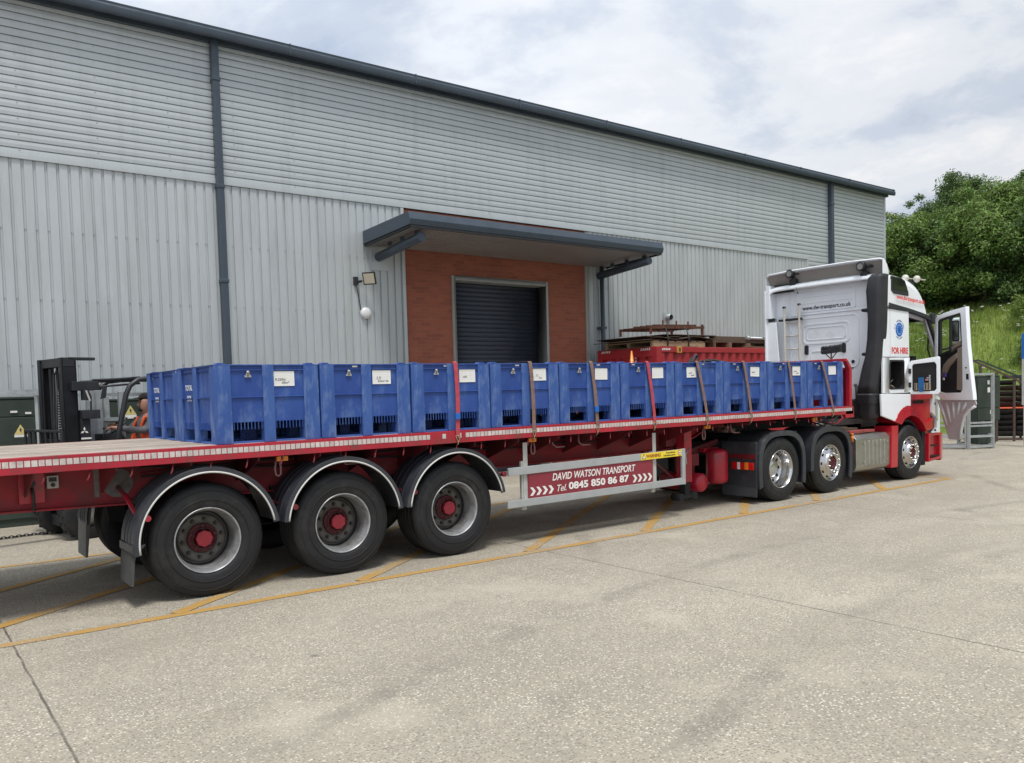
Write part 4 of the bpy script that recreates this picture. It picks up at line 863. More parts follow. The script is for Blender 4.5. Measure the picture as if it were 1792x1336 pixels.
for x in(TA,TB,TF): mb.cyl((x,7.95,.498),(x,9.85,.498),.07,14)
mb.lathe([(.0,8.6),(.2,8.62),(.26,8.9),(.2,9.18),(0,9.2)],(TA,0,.5),18)
mb.build('chassis',BLKD,tu)
mb=MB(); mb.prism([(10.75,1.05),(10.95,1.085),(11.6,1.085),(11.75,1.06),(11.7,1.03),(10.8,1.03)],'y',8.4,9.4); mb.box(10.9,11.6,8.5,9.3,.93,1.05); mb.build('fifth_wheel',BLKD,tu)
def guard2(x,a0,a1,name='mudguard'):
    # squared arch over a tyre: superellipse section
    def P(r,a): 
        c,s=math.cos(R(a)),math.sin(R(a)); k=(abs(c)**3.0+abs(s)**3.0)**(-1/3.0); return (x+r*c*k,.50+r*s*k*.985)
    A=[P(.600,a0+(a1-a0)*i/30) for i in range(31)]; B=[P(.585,a1+(a0-a1)*i/30) for i in range(31)]; C=[P(.520,a1+(a0-a1)*i/30) for i in range(31)]
    mb=MB(); mb.prism(A+B,'y',7.68,8.33); mb.prism(A+C,'y',7.655,7.69); return mb
mb=guard2(TA,-25,205); 
mb.box(10.395,10.43,7.70,8.34,.27,.95)
g=mb.build('mudguard',BLKM,tu,.006)
mb=MB(); r_=random.Random(8)
for i in range(90): y=7.70+.64*i/90; mb.box(10.40,10.41,y,y+.0045,.125-r_.uniform(0,.02),.275)
put(mb.build('spray_bristles',mat('bristle_grey',(.055,.06,.07),.8)),g)
mb=MB(); mb.box(10.385,10.397,7.71,8.33,.69,.76); put(mb.build('dark_red_bar',mat('bar_dark_red',(.14,.01,.015),.4)),g)
tl=partempty('tail_lamp',tu,(10.39,7.95,.58)); 
for y0,y1,mm in((7.74,7.83,RED2),(7.83,7.90,ORNG),(7.90,7.98,RED2),(7.98,8.035,PAP),(8.035,8.14,RED2)):
    mb=MB(); mb.box(10.372,10.396,y0+.001,y1-.001,.525,.635); o=mb.build('lens',mm,None,.004); put(o,tl)
guard2(TB,-28,190).build('mudguard',BLKM,tu,.006)
mb=guard2(TA,-25,205); mb.T=None
for x in(TA,TB):
    q=guard2(x,-25,200); q.v=[(a,2*CYM+.0-b_,c) for a,b_,c in q.v]; q.f=[f[::-1] for f in q.f]; q.build('mudguard',BLKM,tu,.006)
mb=MB(); mb.prism([(11.62,.30),(11.74,.30),(11.74,.85),(11.62,.85)],'y',7.8,8.3); mb.prism([(11.6,.95),(11.74,.95),(11.74,1.05),(11.6,1.05)],'y',7.9,8.3); mb.build('mudguard_infill',BLKM,tu)
# silver exhaust box
mb=MB(); mb.prism([(7.73,.30),(7.71,.36),(7.71,.83),(7.78,.905),(8.35,.915),(8.35,.26),(7.80,.26)],'x',13.16,14.26)
ex=mb.build('exhaust_box',ALU,tu,.012)
mb=MB()
for i in range(6): x=13.42+i*.125; mb.prism([(x,7.712),(x+.016,7.694),(x+.070,7.694),(x+.086,7.712)],'z',.36,.79)
for i in (0,2,4): 
    for z in(.42,.74): mb.lathe([(.018,7.697),(.018,7.69),(.010,7.688),(.0,7.688)],(13.395+i*.19,0,z),10)
put(mb.build('pressed_ribs',ALU,None,.004),ex)
mb=MB(); mb.box(13.05,13.16,7.80,8.4,.28,.86); mb.prism([(12.98,.25),(13.05,.25),(13.05,.80),(12.98,.80)],'y',7.72,8.3); mb.build('battery_box',BLK,tu,.01)
mb=MB(); mb.box(13.12,13.55,7.80,7.92,.925,.975,0); mb.box(13.6,13.95,7.82,7.94,.925,.972,0); mb.box(12.9,13.3,7.95,8.1,.99,1.04,1); mb.box(13.1,13.8,8.05,8.3,.93,1.0,1); mb.box(12.5,12.9,8.1,8.5,1.02,1.08,1); mb.build('catwalk',[mat('faded_red_step',(.30,.06,.055),.75,0,.2,8),TIMD],tu,.006)
mb=MB(); mb.cyl((13.02,7.70,.80),(13.02,7.70,.92),.022,10,0); mb.cyl((13.02,7.70,.92),(13.02,7.70,.94),.03,10,0); mb.tube([(13.03,7.71,.82),(13.06,7.72,.6),(13.05,7.72,.48)],.010,6,1); mb.build('fuel_coupling',[ORNG,REDD],tu)
# ---- cab shell
cab=partempty('cab',tu,(14.9,CYM,1.2))
def side(mb,poly,m=0,y=CY0,t=.045): mb.prism(poly,'y',y,y+t,m)
mb=MB()
side(mb,[(14.0,2.235),(14.90,2.235),(14.885,3.075),(14.02,3.115)])
mb.prism([(14.0,1.595),(14.205,1.595),(14.205,2.228),(14.0,2.228)],'y',CY0,CY0+.045); mb.box(14.72,14.92,CY0,CY0+.045,1.595,2.228); mb.box(14.205,14.72,CY0,CY0+.045,2.178,2.228); mb.box(14.205,14.72,CY0,CY0+.045,1.595,1.665)
side(mb,[(13.93,1.585),(14.945,1.565),(14.94,1.345),(14.80,1.35),(14.66,1.315),(14.5,1.22),(14.38,1.09),(13.95,1.20)],y=CY0-.004)
o=mb.build('side_panel',WHT,None,.010); put(o,cab)
mb=MB(); mb.box(14.228,14.233,CY0-.0015,CY0+.002,2.25,3.09); mb.box(14.03,14.90,CY0-.0015,CY0+.002,2.228,2.234); put(mb.build('panel_seam',mat('seam_grey',(.25,.27,.29),.6)),cab)
# far side
mb=MB(); yy=CY1-.045
side(mb,[(14.0,1.2),(14.9,1.2),(14.9,3.1),(14.02,3.11)],y=yy); side(mb,[(14.9,1.2),(16.1,.9),(16.25,2.15),(14.9,2.15)],y=yy); side(mb,[(14.9,2.95),(15.7,2.95),(15.65,3.1),(14.9,3.1)],y=yy)
put(mb.build('far_side_panel',WHT,None,.01),cab)
mb=MB(); mb.add([(14.9,yy+.02,2.15),(16.15,yy+.02,2.15),(15.75,yy+.02,2.95),(14.9,yy+.02,2.95)],[(0,1,2,3)]); put(mb.build('side_glass',CLEAR),cab)
# back wall at x=14.2
XB=14.2
mb=MB(); mb.box(XB,XB+.04,CY0+.04,CY1-.04,1.25,3.70)
mb.prism([(8.10,3.115),(9.93,3.118),(9.93,3.135),(8.10,3.132)],'x',XB-.02,XB+.001)
mb.box(XB-.055,XB+.01,CY0+.06,CY1-.06,3.62,3.70)
bw=mb.build('back_wall',WHT,None,.012,3); put(bw,cab)
def emboss(u0,u1,v0,v1,r,w2,d=.014,sk=0):
    O=[(a+sk*(b_-v0)*(1 if a>(u0+u1)/2 else -1)*0,b_) for a,b_ in rrect(u0,u1,v0,v1,r)]; I=rrect(u0+w2,u1-w2,v0+w2,v1-w2,max(.01,r-w2)); return O,I
mb=MB(); fx=lambda u,v,t:(t,u,v)
for a in((8.42,9.40,2.55,2.95,.10,.035),(8.50,9.32,2.63,2.87,.07,.012),(8.30,9.55,3.17,3.56,.05,.02),(8.55,9.22,2.15,2.42,.05,.010),(8.24,9.50,2.08,3.06,.12,.02)):
    O,I=emboss(*a); mb.ring(O,I,fx,XB-.012,XB+.002)
for z in(3.33,3.45): mb.box(XB-.010,XB+.002,8.38,9.45,z,z+.014)
mb.prism([(9.62,2.1),(9.66,2.1),(9.72,3.58),(9.68,3.58)],'x',XB-.02,XB+.001)
put(mb.build('pressed_panel',WHT,None,.005,2),bw)
mb=MB(); text_mesh(mb,'www.dw-transport.co.uk',.108,TX(XB-.004,8.90,3.245,.0),0,.86,.024,0,'CENTER',.001,1.05); put(mb.build('web_address',INK),bw)
mb=MB()
for y in(9.32,8.545): 
    mb.prism(rrect(y-.042,y+.042,2.36,2.54,.03),'x',XB-.018,XB+.0)
mb.lathe([(0,XB-.012),(.032,XB-.012),(.032,XB)],(0,8.366,2.187),14,0,'x'); mb.lathe([(0,XB-.012),(.014,XB-.012),(.014,XB)],(0,8.37,2.07),10,0,'x')
put(mb.build('rubber_stops',BLK,None,.004),bw)
# side air deflectors running back past the cab
mb=MB(); mb.prism([(XB,1.25),(13.98,1.6),(13.98,3.64),(XB,3.76)],'y',CY1-.04,CY1-.005); mb.box(13.985,XB,CY1-.13,CY1-.04,3.1,3.74)
put(mb.build('side_deflector',WHT,None,.008),cab); mb=MB(); mb.prism([(13.985,3.10),(XB,3.10),(XB,3.72),(13.99,3.66)],'y',CY0+.0,CY0+.035); put(mb.build('side_deflector',WHT,None,.008),cab); mb=MB(); mb.prism([(9.80,2.0),(10.09,2.0),(10.09,3.02),(9.88,3.02)],'x',14.02,14.05)
put(mb.build('side_deflector',WHT,None,.008),cab)
mb=MB(); mb.box(14.08,14.11,9.52,10.08,3.585,3.625); mb.box(14.05,14.12,9.96,10.10,3.05,3.11); mb.box(14.08,14.12,9.35,9.86,3.03,3.075); mb.box(14.08,14.12,9.56,9.95,3.72,3.75); put(mb.build('black_bracket',BLK,None,.004),cab)
# roof shell
rows=[(7.685,[(14.0,3.10),(14.0,3.62),(14.3,3.60),(14.7,3.55),(15.06,3.47),(15.28,3.36),(15.44,3.20),(15.53,3.03)]),
 (7.70,[(14.0,3.40),(14.0,3.66),(14.3,3.655),(14.7,3.61),(15.1,3.53),(15.34,3.41),(15.49,3.22),(15.58,3.02)]),
 (7.80,[(14.0,3.60),(14.0,3.71),(14.3,3.715),(14.7,3.70),(15.12,3.65),(15.42,3.54),(15.64,3.32),(15.80,3.01)]),
 (7.98,[(14.0,3.62),(14.0,3.73),(14.3,3.75),(14.7,3.765),(15.15,3.74),(15.52,3.66),(15.82,3.44),(16.0,3.0)]),
 (8.9,[(14.0,3.62),(14.0,3.74),(14.3,3.77),(14.7,3.79),(15.2,3.78),(15.66,3.70),(15.98,3.48),(16.16,3.0)])]
rows+= [(2*CYM-y,p) for y,p in rows[::-1][1:]]
vs=[(x,y,z) for y,p in rows for x,z in p]; n8=8; fs=[]
for i in range(len(rows)-1):
    for j in range(n8-1): fs.append((i*n8+j,i*n8+j+1,(i+1)*n8+j+1,(i+1)*n8+j))
mb=MB(); mb.add(vs,fs,0,True); rf=mb.build('roof',WHT); sm=rf.modifiers.new('sub','SUBSURF'); sm.levels=2; sm.render_levels=2; so_=rf.modifiers.new('sol','SOLIDIFY'); so_.thickness=.02; put(rf,cab)
mb=MB(); side(mb,[(14.0,3.10),(14.12,3.095),(14.2,3.19),(15.1,3.085),(15.52,3.015),(15.52,3.06),(15.40,3.25),(15.2,3.42),(14.9,3.52),(14.4,3.60),(14.0,3.62)],y=CY0-.004,t=.03); put(mb.build('roof_side',WHT,None,.008),cab)
mb=MB(); side(mb,[(14.26,3.665),(14.60,3.645),(14.73,3.60),(14.85,3.40),(14.855,3.335),(14.35,3.355),(14.26,3.41)],0,CY0-.020,.03); put(mb.build('side_window_surround',BLK,None,.01),cab)
mb=MB(); side(mb,[(14.30,3.635),(14.58,3.62),(14.69,3.58),(14.80,3.41),(14.33,3.43),(14.30,3.46)],0,CY0-.026,.01); put(mb.build('side_window',GLASS),cab)
mb=MB(); side(mb,[(14.13,3.085),(14.21,3.185),(14.8,3.125),(15.3,3.06),(15.63,3.005),(15.72,2.90),(15.45,2.965),(14.9,3.05)],0,CY0-.018,.05)
mb.prism([(15.56,3.0),(15.64,3.0),(16.19,2.22),(16.10,2.0),(16.02,2.0),(16.06,2.25)],'y',CY0+.0,CY0+.09)
mb.prism([(15.78,3.04),(16.12,3.0),(16.12,2.94),(15.72,2.93)],'y',CY0+.1,CY1-.1)
mb.prism([(15.56,3.0),(15.64,3.0),(16.19,2.22),(16.10,2.0),(16.02,2.0),(16.06,2.25)],'y',CY1-.09,CY1); mb.box(15.72,15.84,7.66,7.72,2.86,3.06)
put(mb.build('window_trim',BLK,None,.008),cab)
mb=MB(); mb.prism([(15.50,2.97),(15.56,2.975),(16.02,2.25),(16.0,1.6),(15.95,1.6),(15.96,2.24)],'y',CY0+.03,CY0+.07); mb.prism([(14.93,3.04),(15.5,2.97),(15.48,2.90),(14.93,2.965)],'y',CY0+.03,CY0+.075); put(mb.build('door_seal',mat('seal_grey',(.36,.34,.37),.6),None,.006),cab)
mb=MB(); mb.add([(15.80,CY0+.1,2.95),(15.95,8.1,2.95),(16.1,CYM,2.95),(15.95,9.7,2.95),(15.80,CY1-.1,2.95),(16.2,CY0+.06,2.0),(16.3,8.1,2.0),(16.38,CYM,2.0),(16.3,9.7,2.0),(16.2,CY1-.06,2.0)],[(0,1,6,5),(1,2,7,6),(2,3,8,7),(3,4,9,8)],0,True); put(mb.build('windscreen',CLEAR),cab)
mb=MB(); mb.prism([(16.05,CY0+.03),(16.25,CY0+.1),(16.34,8.3),(16.38,CYM),(16.34,9.5),(16.25,CY1-.1),(16.05,CY1-.03)],'z',.35,2.0,0); put(mb.build('front_panel',WHT,None,.03),cab)
mb=MB(); mb.prism([(16.06,CY0),(16.28,CY0+.07),(16.38,8.3),(16.42,CYM),(16.38,9.5),(16.28,CY1-.07),(16.06,CY1)],'z',.27,.80,0); put(mb.build('bumper',REDB,None,.02),cab)
# red wheel arch, steps
mb=MB()
outr=[(14.37,1.082),(14.46,1.20),(14.56,1.275),(14.68,1.33),(14.94,1.352),(15.15,1.30),(15.36,1.18),(15.52,1.02),(15.62,.88)]
inn=[(15.50,.86),(15.38,1.0),(15.22,1.11),(15.05,1.165),(14.90,1.17),(14.72,1.12),(14.60,1.02)]
mb.prism(outr+inn,'y',CY0-.012,CY0+.35); mb.prism([(14.94,1.352),(15.15,1.30),(15.36,1.18),(15.52,1.02),(15.60,1.0),(15.76,1.08),(15.76,1.54),(14.95,1.56)],'y',CY0+.05,CY0+.09)
mb.box(14.95,15.76,CY0+.0,CY0+.06,1.46,1.56); mb.prism([(15.6,.86),(15.78,.90),(15.78,1.10),(15.55,1.0)],'y',CY0,CY0+.06)
mb.prism([(14.25,.265),(14.47,.265),(14.50,1.01),(14.285,1.01)],'y',CY0-.0,CY0+.34)
mb.prism([(15.52,.86),(15.60,.60),(15.585,.275),(16.06,.31),(16.06,.80),(15.78,.80),(15.66,.86)],'y',CY0+.06,CY0+.32); mb.box(16.02,16.07,CY0-.0,CY0+.1,.30,.80); mb.prism([(15.585,.275),(16.06,.31),(16.06,.36),(15.585,.33)],'y',CY0-.005,CY0+.1); mb.prism([(15.585,.30),(15.63,.30),(15.66,.80),(15.60,.80)],'y',CY0-.005,CY0+.1); mb.box(15.62,16.04,CY0+.0,CY0+.1,.76,.805)
o=mb.build('wheel_arch',REDB,None,.008); put(o,cab)
mb=MB(); mb.box(15.10,15.50,CY0+.045,CY0+.052,1.38,1.44); mb.box(15.65,16.0,CY0+.0,CY0+.12,.36,.385); mb.box(15.66,16.0,CY0+.02,CY0+.12,.56,.585); mb.prism(arc(TF,.5,.56,20,160,20)+[(TF-.56,.3),(TF-.60,.3)]+arc(TF,.5,.60,160,20,20),'y',CY0+.1,CY0+.5); mb.box(15.45,15.56,CY0+.05,CY0+.4,.22,.85)
put(mb.build('step_tread',BLKD),cab)
mb=MB(); mb.prism([(15.76,1.54),(16.05,1.54),(16.05,.81),(15.80,.81),(15.94,.90),(15.94,1.08),(15.76,1.20)],'y',CY0+.01,CY0+.07,0); mb.prism([(15.88,1.45),(15.97,1.45),(15.97,1.02),(15.88,1.1)],'y',CY0+.004,CY0+.012,1); mb.lathe([(0,CY0+.0),(.02,CY0+.0),(.02,CY0+.02)],(15.86,0,1.36),10,2); mb.lathe([(0,CY0+.0),(.02,CY0+.0),(.02,CY0+.02)],(15.87,0,.86),10,2)
put(mb.build('hinge_pillar',[WHT,LTGR,BLK],None,.005),cab)
# interior
mb=MB(); mb.box(14.25,16.05,CY0+.10,CY1-.08,1.50,1.58); mb.box(14.25,14.32,CY0+.1,CY1-.08,1.5,3.0); put(mb.build('cab_floor',BLK),cab)
mb=MB(); mb.prism([(15.62,1.58),(15.62,2.05),(15.72,2.16),(15.95,2.20),(16.16,2.08),(16.16,1.58)],'y',CY0+.16,CY1-.1); mb.prism([(15.5,2.1),(15.72,2.28),(15.8,2.28),(15.8,2.1)],'y',8.0,8.7); put(mb.build('dashboard',BLK,None,.02),cab)
mb=MB(); C0=Vector((15.36,8.28,2.24)); M0=Matrix.Rotation(R(-38),3,'Y'); P=[C0+M0@Vector((.22*math.cos(2*PI*k/28),.22*math.sin(2*PI*k/28),0)) for k in range(28)]
mb.tube(P,.016,8,0,closed=True); 
for k in(0,9,19): mb.tube([C0,P[k]],.014,6)
mb.sphere(C0,.06,10); mb.tube([C0,C0+M0@Vector((0,0,-.35))],.03,8); put(mb.build('steering_wheel',BLK),cab)
for y in(8.02,9.35):
    mb=MB(); mb.box(14.62,15.05,y,y+.48,1.75,2.05); mb.prism([(14.55,2.0),(14.70,2.0),(14.60,2.75),(14.48,2.72)],'y',y+.02,y+.46); mb.box(14.65,14.95,y+.1,y+.38,1.58,1.76); put(mb.build('seat',mat('seat_cloth',(.045,.045,.05),.9),None,.03),cab)
mb=MB(); mb.tube([(15.9,7.80,2.62),(15.84,7.80,2.60),(15.82,7.80,2.4),(15.93,7.80,2.2),(15.98,7.80,2.18)],.016,7); put(mb.build('grab_handle',BLK),cab)
# locker and its open flap
mb=MB(); mb.box(14.205,14.72,CY0+.05,CY0+.45,1.63,1.66); mb.box(14.205,14.72,CY0+.42,CY0+.45,1.66,2.18); mb.box(14.2,14.22,CY0+.046,CY0+.42,1.66,2.18); mb.box(14.70,14.72,CY0+.046,CY0+.42,1.66,2.18)
O=rrect(14.21,14.715,1.66,2.18,.04); I=rrect(14.235,14.69,1.685,2.155,.06); mb.ring(O,I,lambda u,v,t:(u,t,v),CY0-.006,CY0+.05)
lk=mb.build('side_locker',BLKD); put(lk,cab)
mb=MB(); r_=random.Random(12)
for k,cc in enumerate((0,1,2,0)): mb.tube([(14.25+.1*q,CY0+.12+.02*k,1.68+.015*k+.06*math.sin(q*.9+k)+.03*k) for q in range(5)],.010,6,cc)
mb.sphere((14.5,CY0+.25,1.72),.09,10,2,(1.3,1,.5)); put(mb.build('cables',[mat('cable_pale',(.45,.38,.30),.7),RED,BLK]),lk)
fl=partempty('locker_flap',tu,(14.93,CY0,1.86)); mb=MB(); ph=R(98); dd=Vector((-math.cos(ph),-math.sin(ph),0)); nn=Vector((dd.y,-dd.x,0)); base=Vector((14.93,CY0+.005,0))
ff=lambda u,v,t:tuple(base+dd*u+nn*t+Vector((0,0,v)))
O=[(.02,1.56),(.48,1.555),(.51,1.59),(.51,2.20),(.49,2.225),(.02,2.165),(.0,2.13),(.0,1.60)]; I=[(.06,1.61),(.42,1.61),(.455,1.65),(.455,2.08),(.42,2.13),(.07,2.105),(.04,2.07),(.04,1.65)]
mb.ring(O,I,ff,-.02,.02); put(mb.build('flap_frame',WHT,None,.006),fl)
mb=MB(); vs=[ff(u,v,t) for t in(-.012,.0) for u,v in I]; mb.add(vs,[list(range(8)),list(range(8,16))[::-1]]); put(mb.build('flap_lining',BLKD),fl)
sgn=-1 if (ff(0,0,-.1)[0]<ff(0,0,.1)[0]) else 1   # the side that looks back to the camera
mb=MB()
def fbox(u0,u1,v0,v1,t0,t1,m=0):
    vs=[ff(u,v,t*sgn) for t in(t0,t1) for v in(v0,v1) for u in(u0,u1)]; mb.add(vs,[(0,2,3,1),(4,5,7,6),(0,1,5,4),(2,6,7,3),(0,4,6,2),(1,3,7,5)],m)
fbox(.09,.36,1.63,1.76,.014,.06,0); 
for k in range(6): fbox(.10+k*.045,.115+k*.045,1.64,1.755,.061,.064,3)
fbox(.17,.26,1.66,1.86,.065,.085,1); fbox(.185,.245,1.60,1.68,.065,.08,1); fbox(.28,.33,1.80,1.83,.02,.06,2); fbox(.30,.36,1.84,1.86,.02,.05,4); fbox(.34,.36,1.74,1.90,.02,.05,4)
put(mb.build('flap_pocket',[mat('basket_tan',(.33,.27,.2),.8),mat('rag_blue',(.02,.12,.33),.9),mat('tool_pink',(.5,.2,.18),.6),BLK,GALV]),fl)
mb=MB()
for z in(1.73,1.98): mb.box(14.86,14.95,CY0-.025,CY0-.0,z-.045,z+.045,0); mb.box(14.92,14.96,CY0-.03,CY0-.0,z-.02,z+.02,1)
put(mb.build('flap_hinge',[BLK,GALV],None,.004),fl)
# lettering and emblem on the side
mb=MB(); text_mesh(mb,'FOR HIRE',.150,TY(14.56,CY0-.003,2.345),0,.90,.030); text_mesh(mb,'www.dw-transport.co.uk',.105,TY(14.90,CY0-.034,3.272,-.06),0,.93,.022); put(mb.build('red_lettering',REDT),cab)
em=MB(); em.prism(arc(14.545,2.725,.125,0,360,40)[:-1],'y',CY0-.004,CY0-.0005,0)
for k in range(12):
    a=2*PI*k/12; cx,cz=14.545+.082*math.cos(a),2.725+.082*math.sin(a)
    em.prism([(cx+(.014 if q%2==0 else .006)*math.sin(PI*q/5),cz+(.014 if q%2==0 else .006)*math.cos(PI*q/5)) for q in range(10)],'y',CY0-.006,CY0-.004,1)
em.prism([(14.52,2.70),(14.56,2.70),(14.575,2.73),(14.56,2.765),(14.53,2.76),(14.515,2.73)],'y',CY0-.006,CY0-.004,2)
def arctext(s,a0,a1,r,top=True):
    for k,chh in enumerate(s):
        a=R(a0+(a1-a0)*k/(len(s)-1))
        if chh!=' ': text_mesh(em,chh,.037,TY(14.545+r*math.cos(a),CY0-.002,2.725+r*math.sin(a),a-PI/2 if top else a+PI/2),2,1,.012)
arctext('D.W. INTERNATIONAL',172,8,.158); arctext('HAULAGE',235,305,.158,False)
put(em.build('round_emblem',[BLUT,mat('star_pale',(.55,.68,.80),.5),mat('emblem_text_blue',(.02,.09,.30),.5)]),cab)
# roof spoiler
sp=MB(); R_=[]
for y,zt,xt in((7.672,3.945,14.0),(7.72,3.965,13.985),(8.3,3.985,13.97),(9.5,3.985,13.97),(10.02,3.965,13.99),(10.10,3.92,14.02)):
    R_.append([(xt,y,zt),(xt+.06,y,zt-.015),(xt+.13,y,zt-.09),(xt+.22,y,zt-.22)])
vs=[p for row in R_ for p in row]; fs=[(i*4+j,i*4+j+1,(i+1)*4+j+1,(i+1)*4+j) for i in range(5) for j in range(3)]
sp.add(vs,fs,0,True); spo=sp.build('roof_spoiler',WHT); sl_=spo.modifiers.new('sol','SOLIDIFY'); sl_.thickness=.022; put(spo,cab)
mb=MB(); mb.prism([(14.0,3.66),(14.0,3.94),(14.05,3.925),(14.14,3.80),(14.20,3.66)],'y',7.668,7.69); mb.prism([(14.02,3.66),(14.02,3.92),(14.11,3.9),(14.2,3.83),(14.34,3.70)],'y',10.09,10.11); put(mb.build('spoiler_cheek',WHT,None,.006),spo)
mb=MB(); mb.add([(14.20,7.70,3.70),(14.20,10.08,3.70),(14.02,10.08,3.935),(14.02,7.70,3.915)],[(0,1,2,3)]); mb.bar((14.13,7.75,3.84),(14.13,10.0,3.86),.012); put(mb.build('spoiler_lining',mat('lining_taupe',(.30,.275,.25),.6,0,.1,2)),spo)
for (y,z) in((9.50,3.80),(8.05,3.74)):
    wl=partempty('work_lamp',tu,(14.05,y,z)); mb=MB()
    mb.box(14.02,14.12,y-.065,y+.065,z-.12,z+.02); mb.cyl((14.07,y,z),(14.07,y,z+.06),.03,10); mb.lathe([(.075,0),(.078,-.05),(.068,-.075)],(0,0,0),20,0,'x') if False else None
    mb.tube([(14.06,y-.02,z+.10),(14.06,y-.12,z+.13),(14.06,y-.16,z+.10)],.02,6); mb.box(14.02,14.1,y-.14,y-.03,z+.09,z+.12)
    vs0=len(mb.v); mb.lathe([(0,.05),(.07,.04),(.085,.0),(.085,-.05),(.075,-.064),(.056,-.064)],(14.02,y+.03,z+.12),20,0,'x'); mb.tube([(14.10,y-.02,z-.1),(14.0,y-.10,z-.16),(13.98,y-.14,z-.25)],.006,5); mb.box(13.97,13.99,y-.15,y-.13,z-.28,z-.25)
    put(mb.build('lamp_body',BLK,None,.006),wl)
    mb=MB(); mb.lathe([(0,-.062),(.058,-.062)],(14.02,y+.03,z+.12),20,0,'x'); put(mb.build('lamp_lens',mat('lens_clear_grey',(.24,.235,.22),.25)),wl)
# intake duct
st=[(3.68,7.64,7.86,13.90,14.18),(3.62,7.645,7.91,13.86,14.18),(3.4,7.65,7.945,13.85,14.18),(2.9,7.665,7.912,13.85,14.18),(2.55,7.68,7.93,13.85,14.18),(2.25,7.70,7.965,13.84,14.16),(2.0,7.74,8.03,13.82,14.14),(1.75,7.76,8.075,13.80,14.12),(1.60,7.765,8.08,13.78,14.12)]
def duct(st,name,mm,seg=6):
    vs=[];fs=[];n=4*seg
    for z,y0,y1,x0,x1 in st:
        for u,v in rrect(0,1,0,1,.28,seg-1)[:n]: vs.append((x0+(x1-x0)*u,y0+(y1-y0)*v,z))
    m0=len(rrect(0,1,0,1,.28,seg-1)[:n])
    for i in range(len(st)-1):
        for k in range(m0): fs.append((i*m0+k,i*m0+(k+1)%m0,(i+1)*m0+(k+1)%m0,(i+1)*m0+k))
    mb=MB(); mb.add(vs,fs,0,True); mb.add(vs[:m0],[list(range(m0))[::-1]],0); mb.add(vs[-m0:],[list(range(m0))],0); return mb.build(name,mm,tu)
DUCT=mat('duct_plastic',(.022,.023,.027),.55,0,.3,3)
dk=duct(st[::-1],'intake_duct',DUCT)
S2=[]
for k in range(7): z=1.60-.03*k; e=.012 if k%2 else -.004; S2.append((z,7.762-e,8.082+e,13.775-e,14.12+e))
S2+=[(1.38,7.77,8.07,13.8,14.12),(1.24,7.775,8.06,13.8,14.12),(1.17,7.80,8.04,13.82,14.1),(1.13,7.86,7.99,13.86,14.05)]
duct(S2[::-1],'duct_bellows',DUCT)
for z in(3.08,2.30): mb=MB(); mb.tube([(13.98,7.94,z),(13.98,8.04,z),(14.15,8.05,z)],.03,8); mb.build('duct_bracket',BLK,tu)
mb=MB(); mb.tube([(14.15,8.3,1.75),(13.95,8.15,1.72),(13.9,8.12,1.5),(14.1,8.2,1.3)],.03,8); mb.build('coolant_hose',BLK,tu); mb=MB(); mb.box(13.95,14.2,8.1,8.9,1.15,1.5); mb.build('engine_cover',BLK,tu,.02)
# air horns on the roof
hn=partempty('air_horns',tu,(15.3,7.95,3.75)); mb=MB()
for (x,y,z) in((15.08,7.84,3.69),(15.34,7.76,3.68)):
    mb.lathe([(.0,-.05),(.045,-.045),(.062,-.02),(.064,.01),(.05,.04),(.015,.10),(.012,.3)],(x,y,z),18,0,'x')
put(mb.build('horn',mat('horn_cream',(.62,.60,.52),.3,.3)),hn)
mb=MB(); mb.tube([(15.12,7.86,3.745),(15.12,7.88,3.62)],.014,6); mb.tube([(15.38,7.76,3.735),(15.38,7.82,3.6)],.014,6); mb.box(15.1,15.5,7.82,7.88,3.62,3.66); put(mb.build('horn_mount',BLK),hn)
# open door
dr=partempty('cab_door',tu,(15.9,7.7,1.5)); ph=R(65); d3=Vector((-math.cos(ph),-math.sin(ph),0)); n3=Vector((-d3.y,d3.x,0)); b3=Vector((15.9,7.70,0))
if n3.dot(Vector((-1,0,0)))<0: n3=-n3        # positive t = inner face, looking back towards the trailer
fd=lambda u,v,t:tuple(b3+d3*u+n3*t+Vector((0,0,v)))
def dprism(mb,poly,t0,t1,m=0):
    n=len(poly); vs=[fd(u,v,t) for t in(t0,t1) for u,v in poly]; mb.add(vs,[list(range(n)),list(range(n,2*n))[::-1]]+[(i,(i+1)%n,n+(i+1)%n,n+i) for i in range(n)],m)
O=[(.04,1.54),(.04,2.0),(.045,2.935),(.12,3.005),(.35,3.05),(.832,3.105),(.835,3.0),(.872,2.456),(.937,1.944),(1.0,1.535),(1.01,1.43),(.27,1.43)]
I=[(.10,1.60),(.10,2.0),(.115,2.89),(.16,2.935),(.35,2.965),(.69,3.005),(.705,2.96),(.735,2.456),(.745,1.944),(.745,1.62),(.70,1.565),(.29,1.56)]
mb=MB(); mb.ring(O,I,fd,-.03,.05); put(mb.build('door_frame',WHT,None,.008),dr)
O2=[(.10,2.24),(.105,2.885),(.155,2.94),(.35,2.97),(.70,3.01),(.738,2.37)]; I2=[(.165,2.29),(.165,2.87),(.185,2.90),(.35,2.925),(.655,2.965),(.69,2.43)]
mb=MB(); mb.ring(O2,I2,fd,-.02,.03); dprism(mb,[(.395,2.28),(.43,2.30),(.43,2.95),(.395,2.945)],-.012,.028); put(mb.build('window_frame',BLK,None,.004),dr)
mb=MB(); mb.add([fd(u,v,-.005) for u,v in I2],[list(range(6))]); put(mb.build('door_glass',CLEAR),dr)
mb=MB(); dprism(mb,[(.10,1.60),(.29,1.56),(.70,1.565),(.74,1.62),(.74,2.38),(.43,2.30),(.10,2.25)],-.012,.012,0)
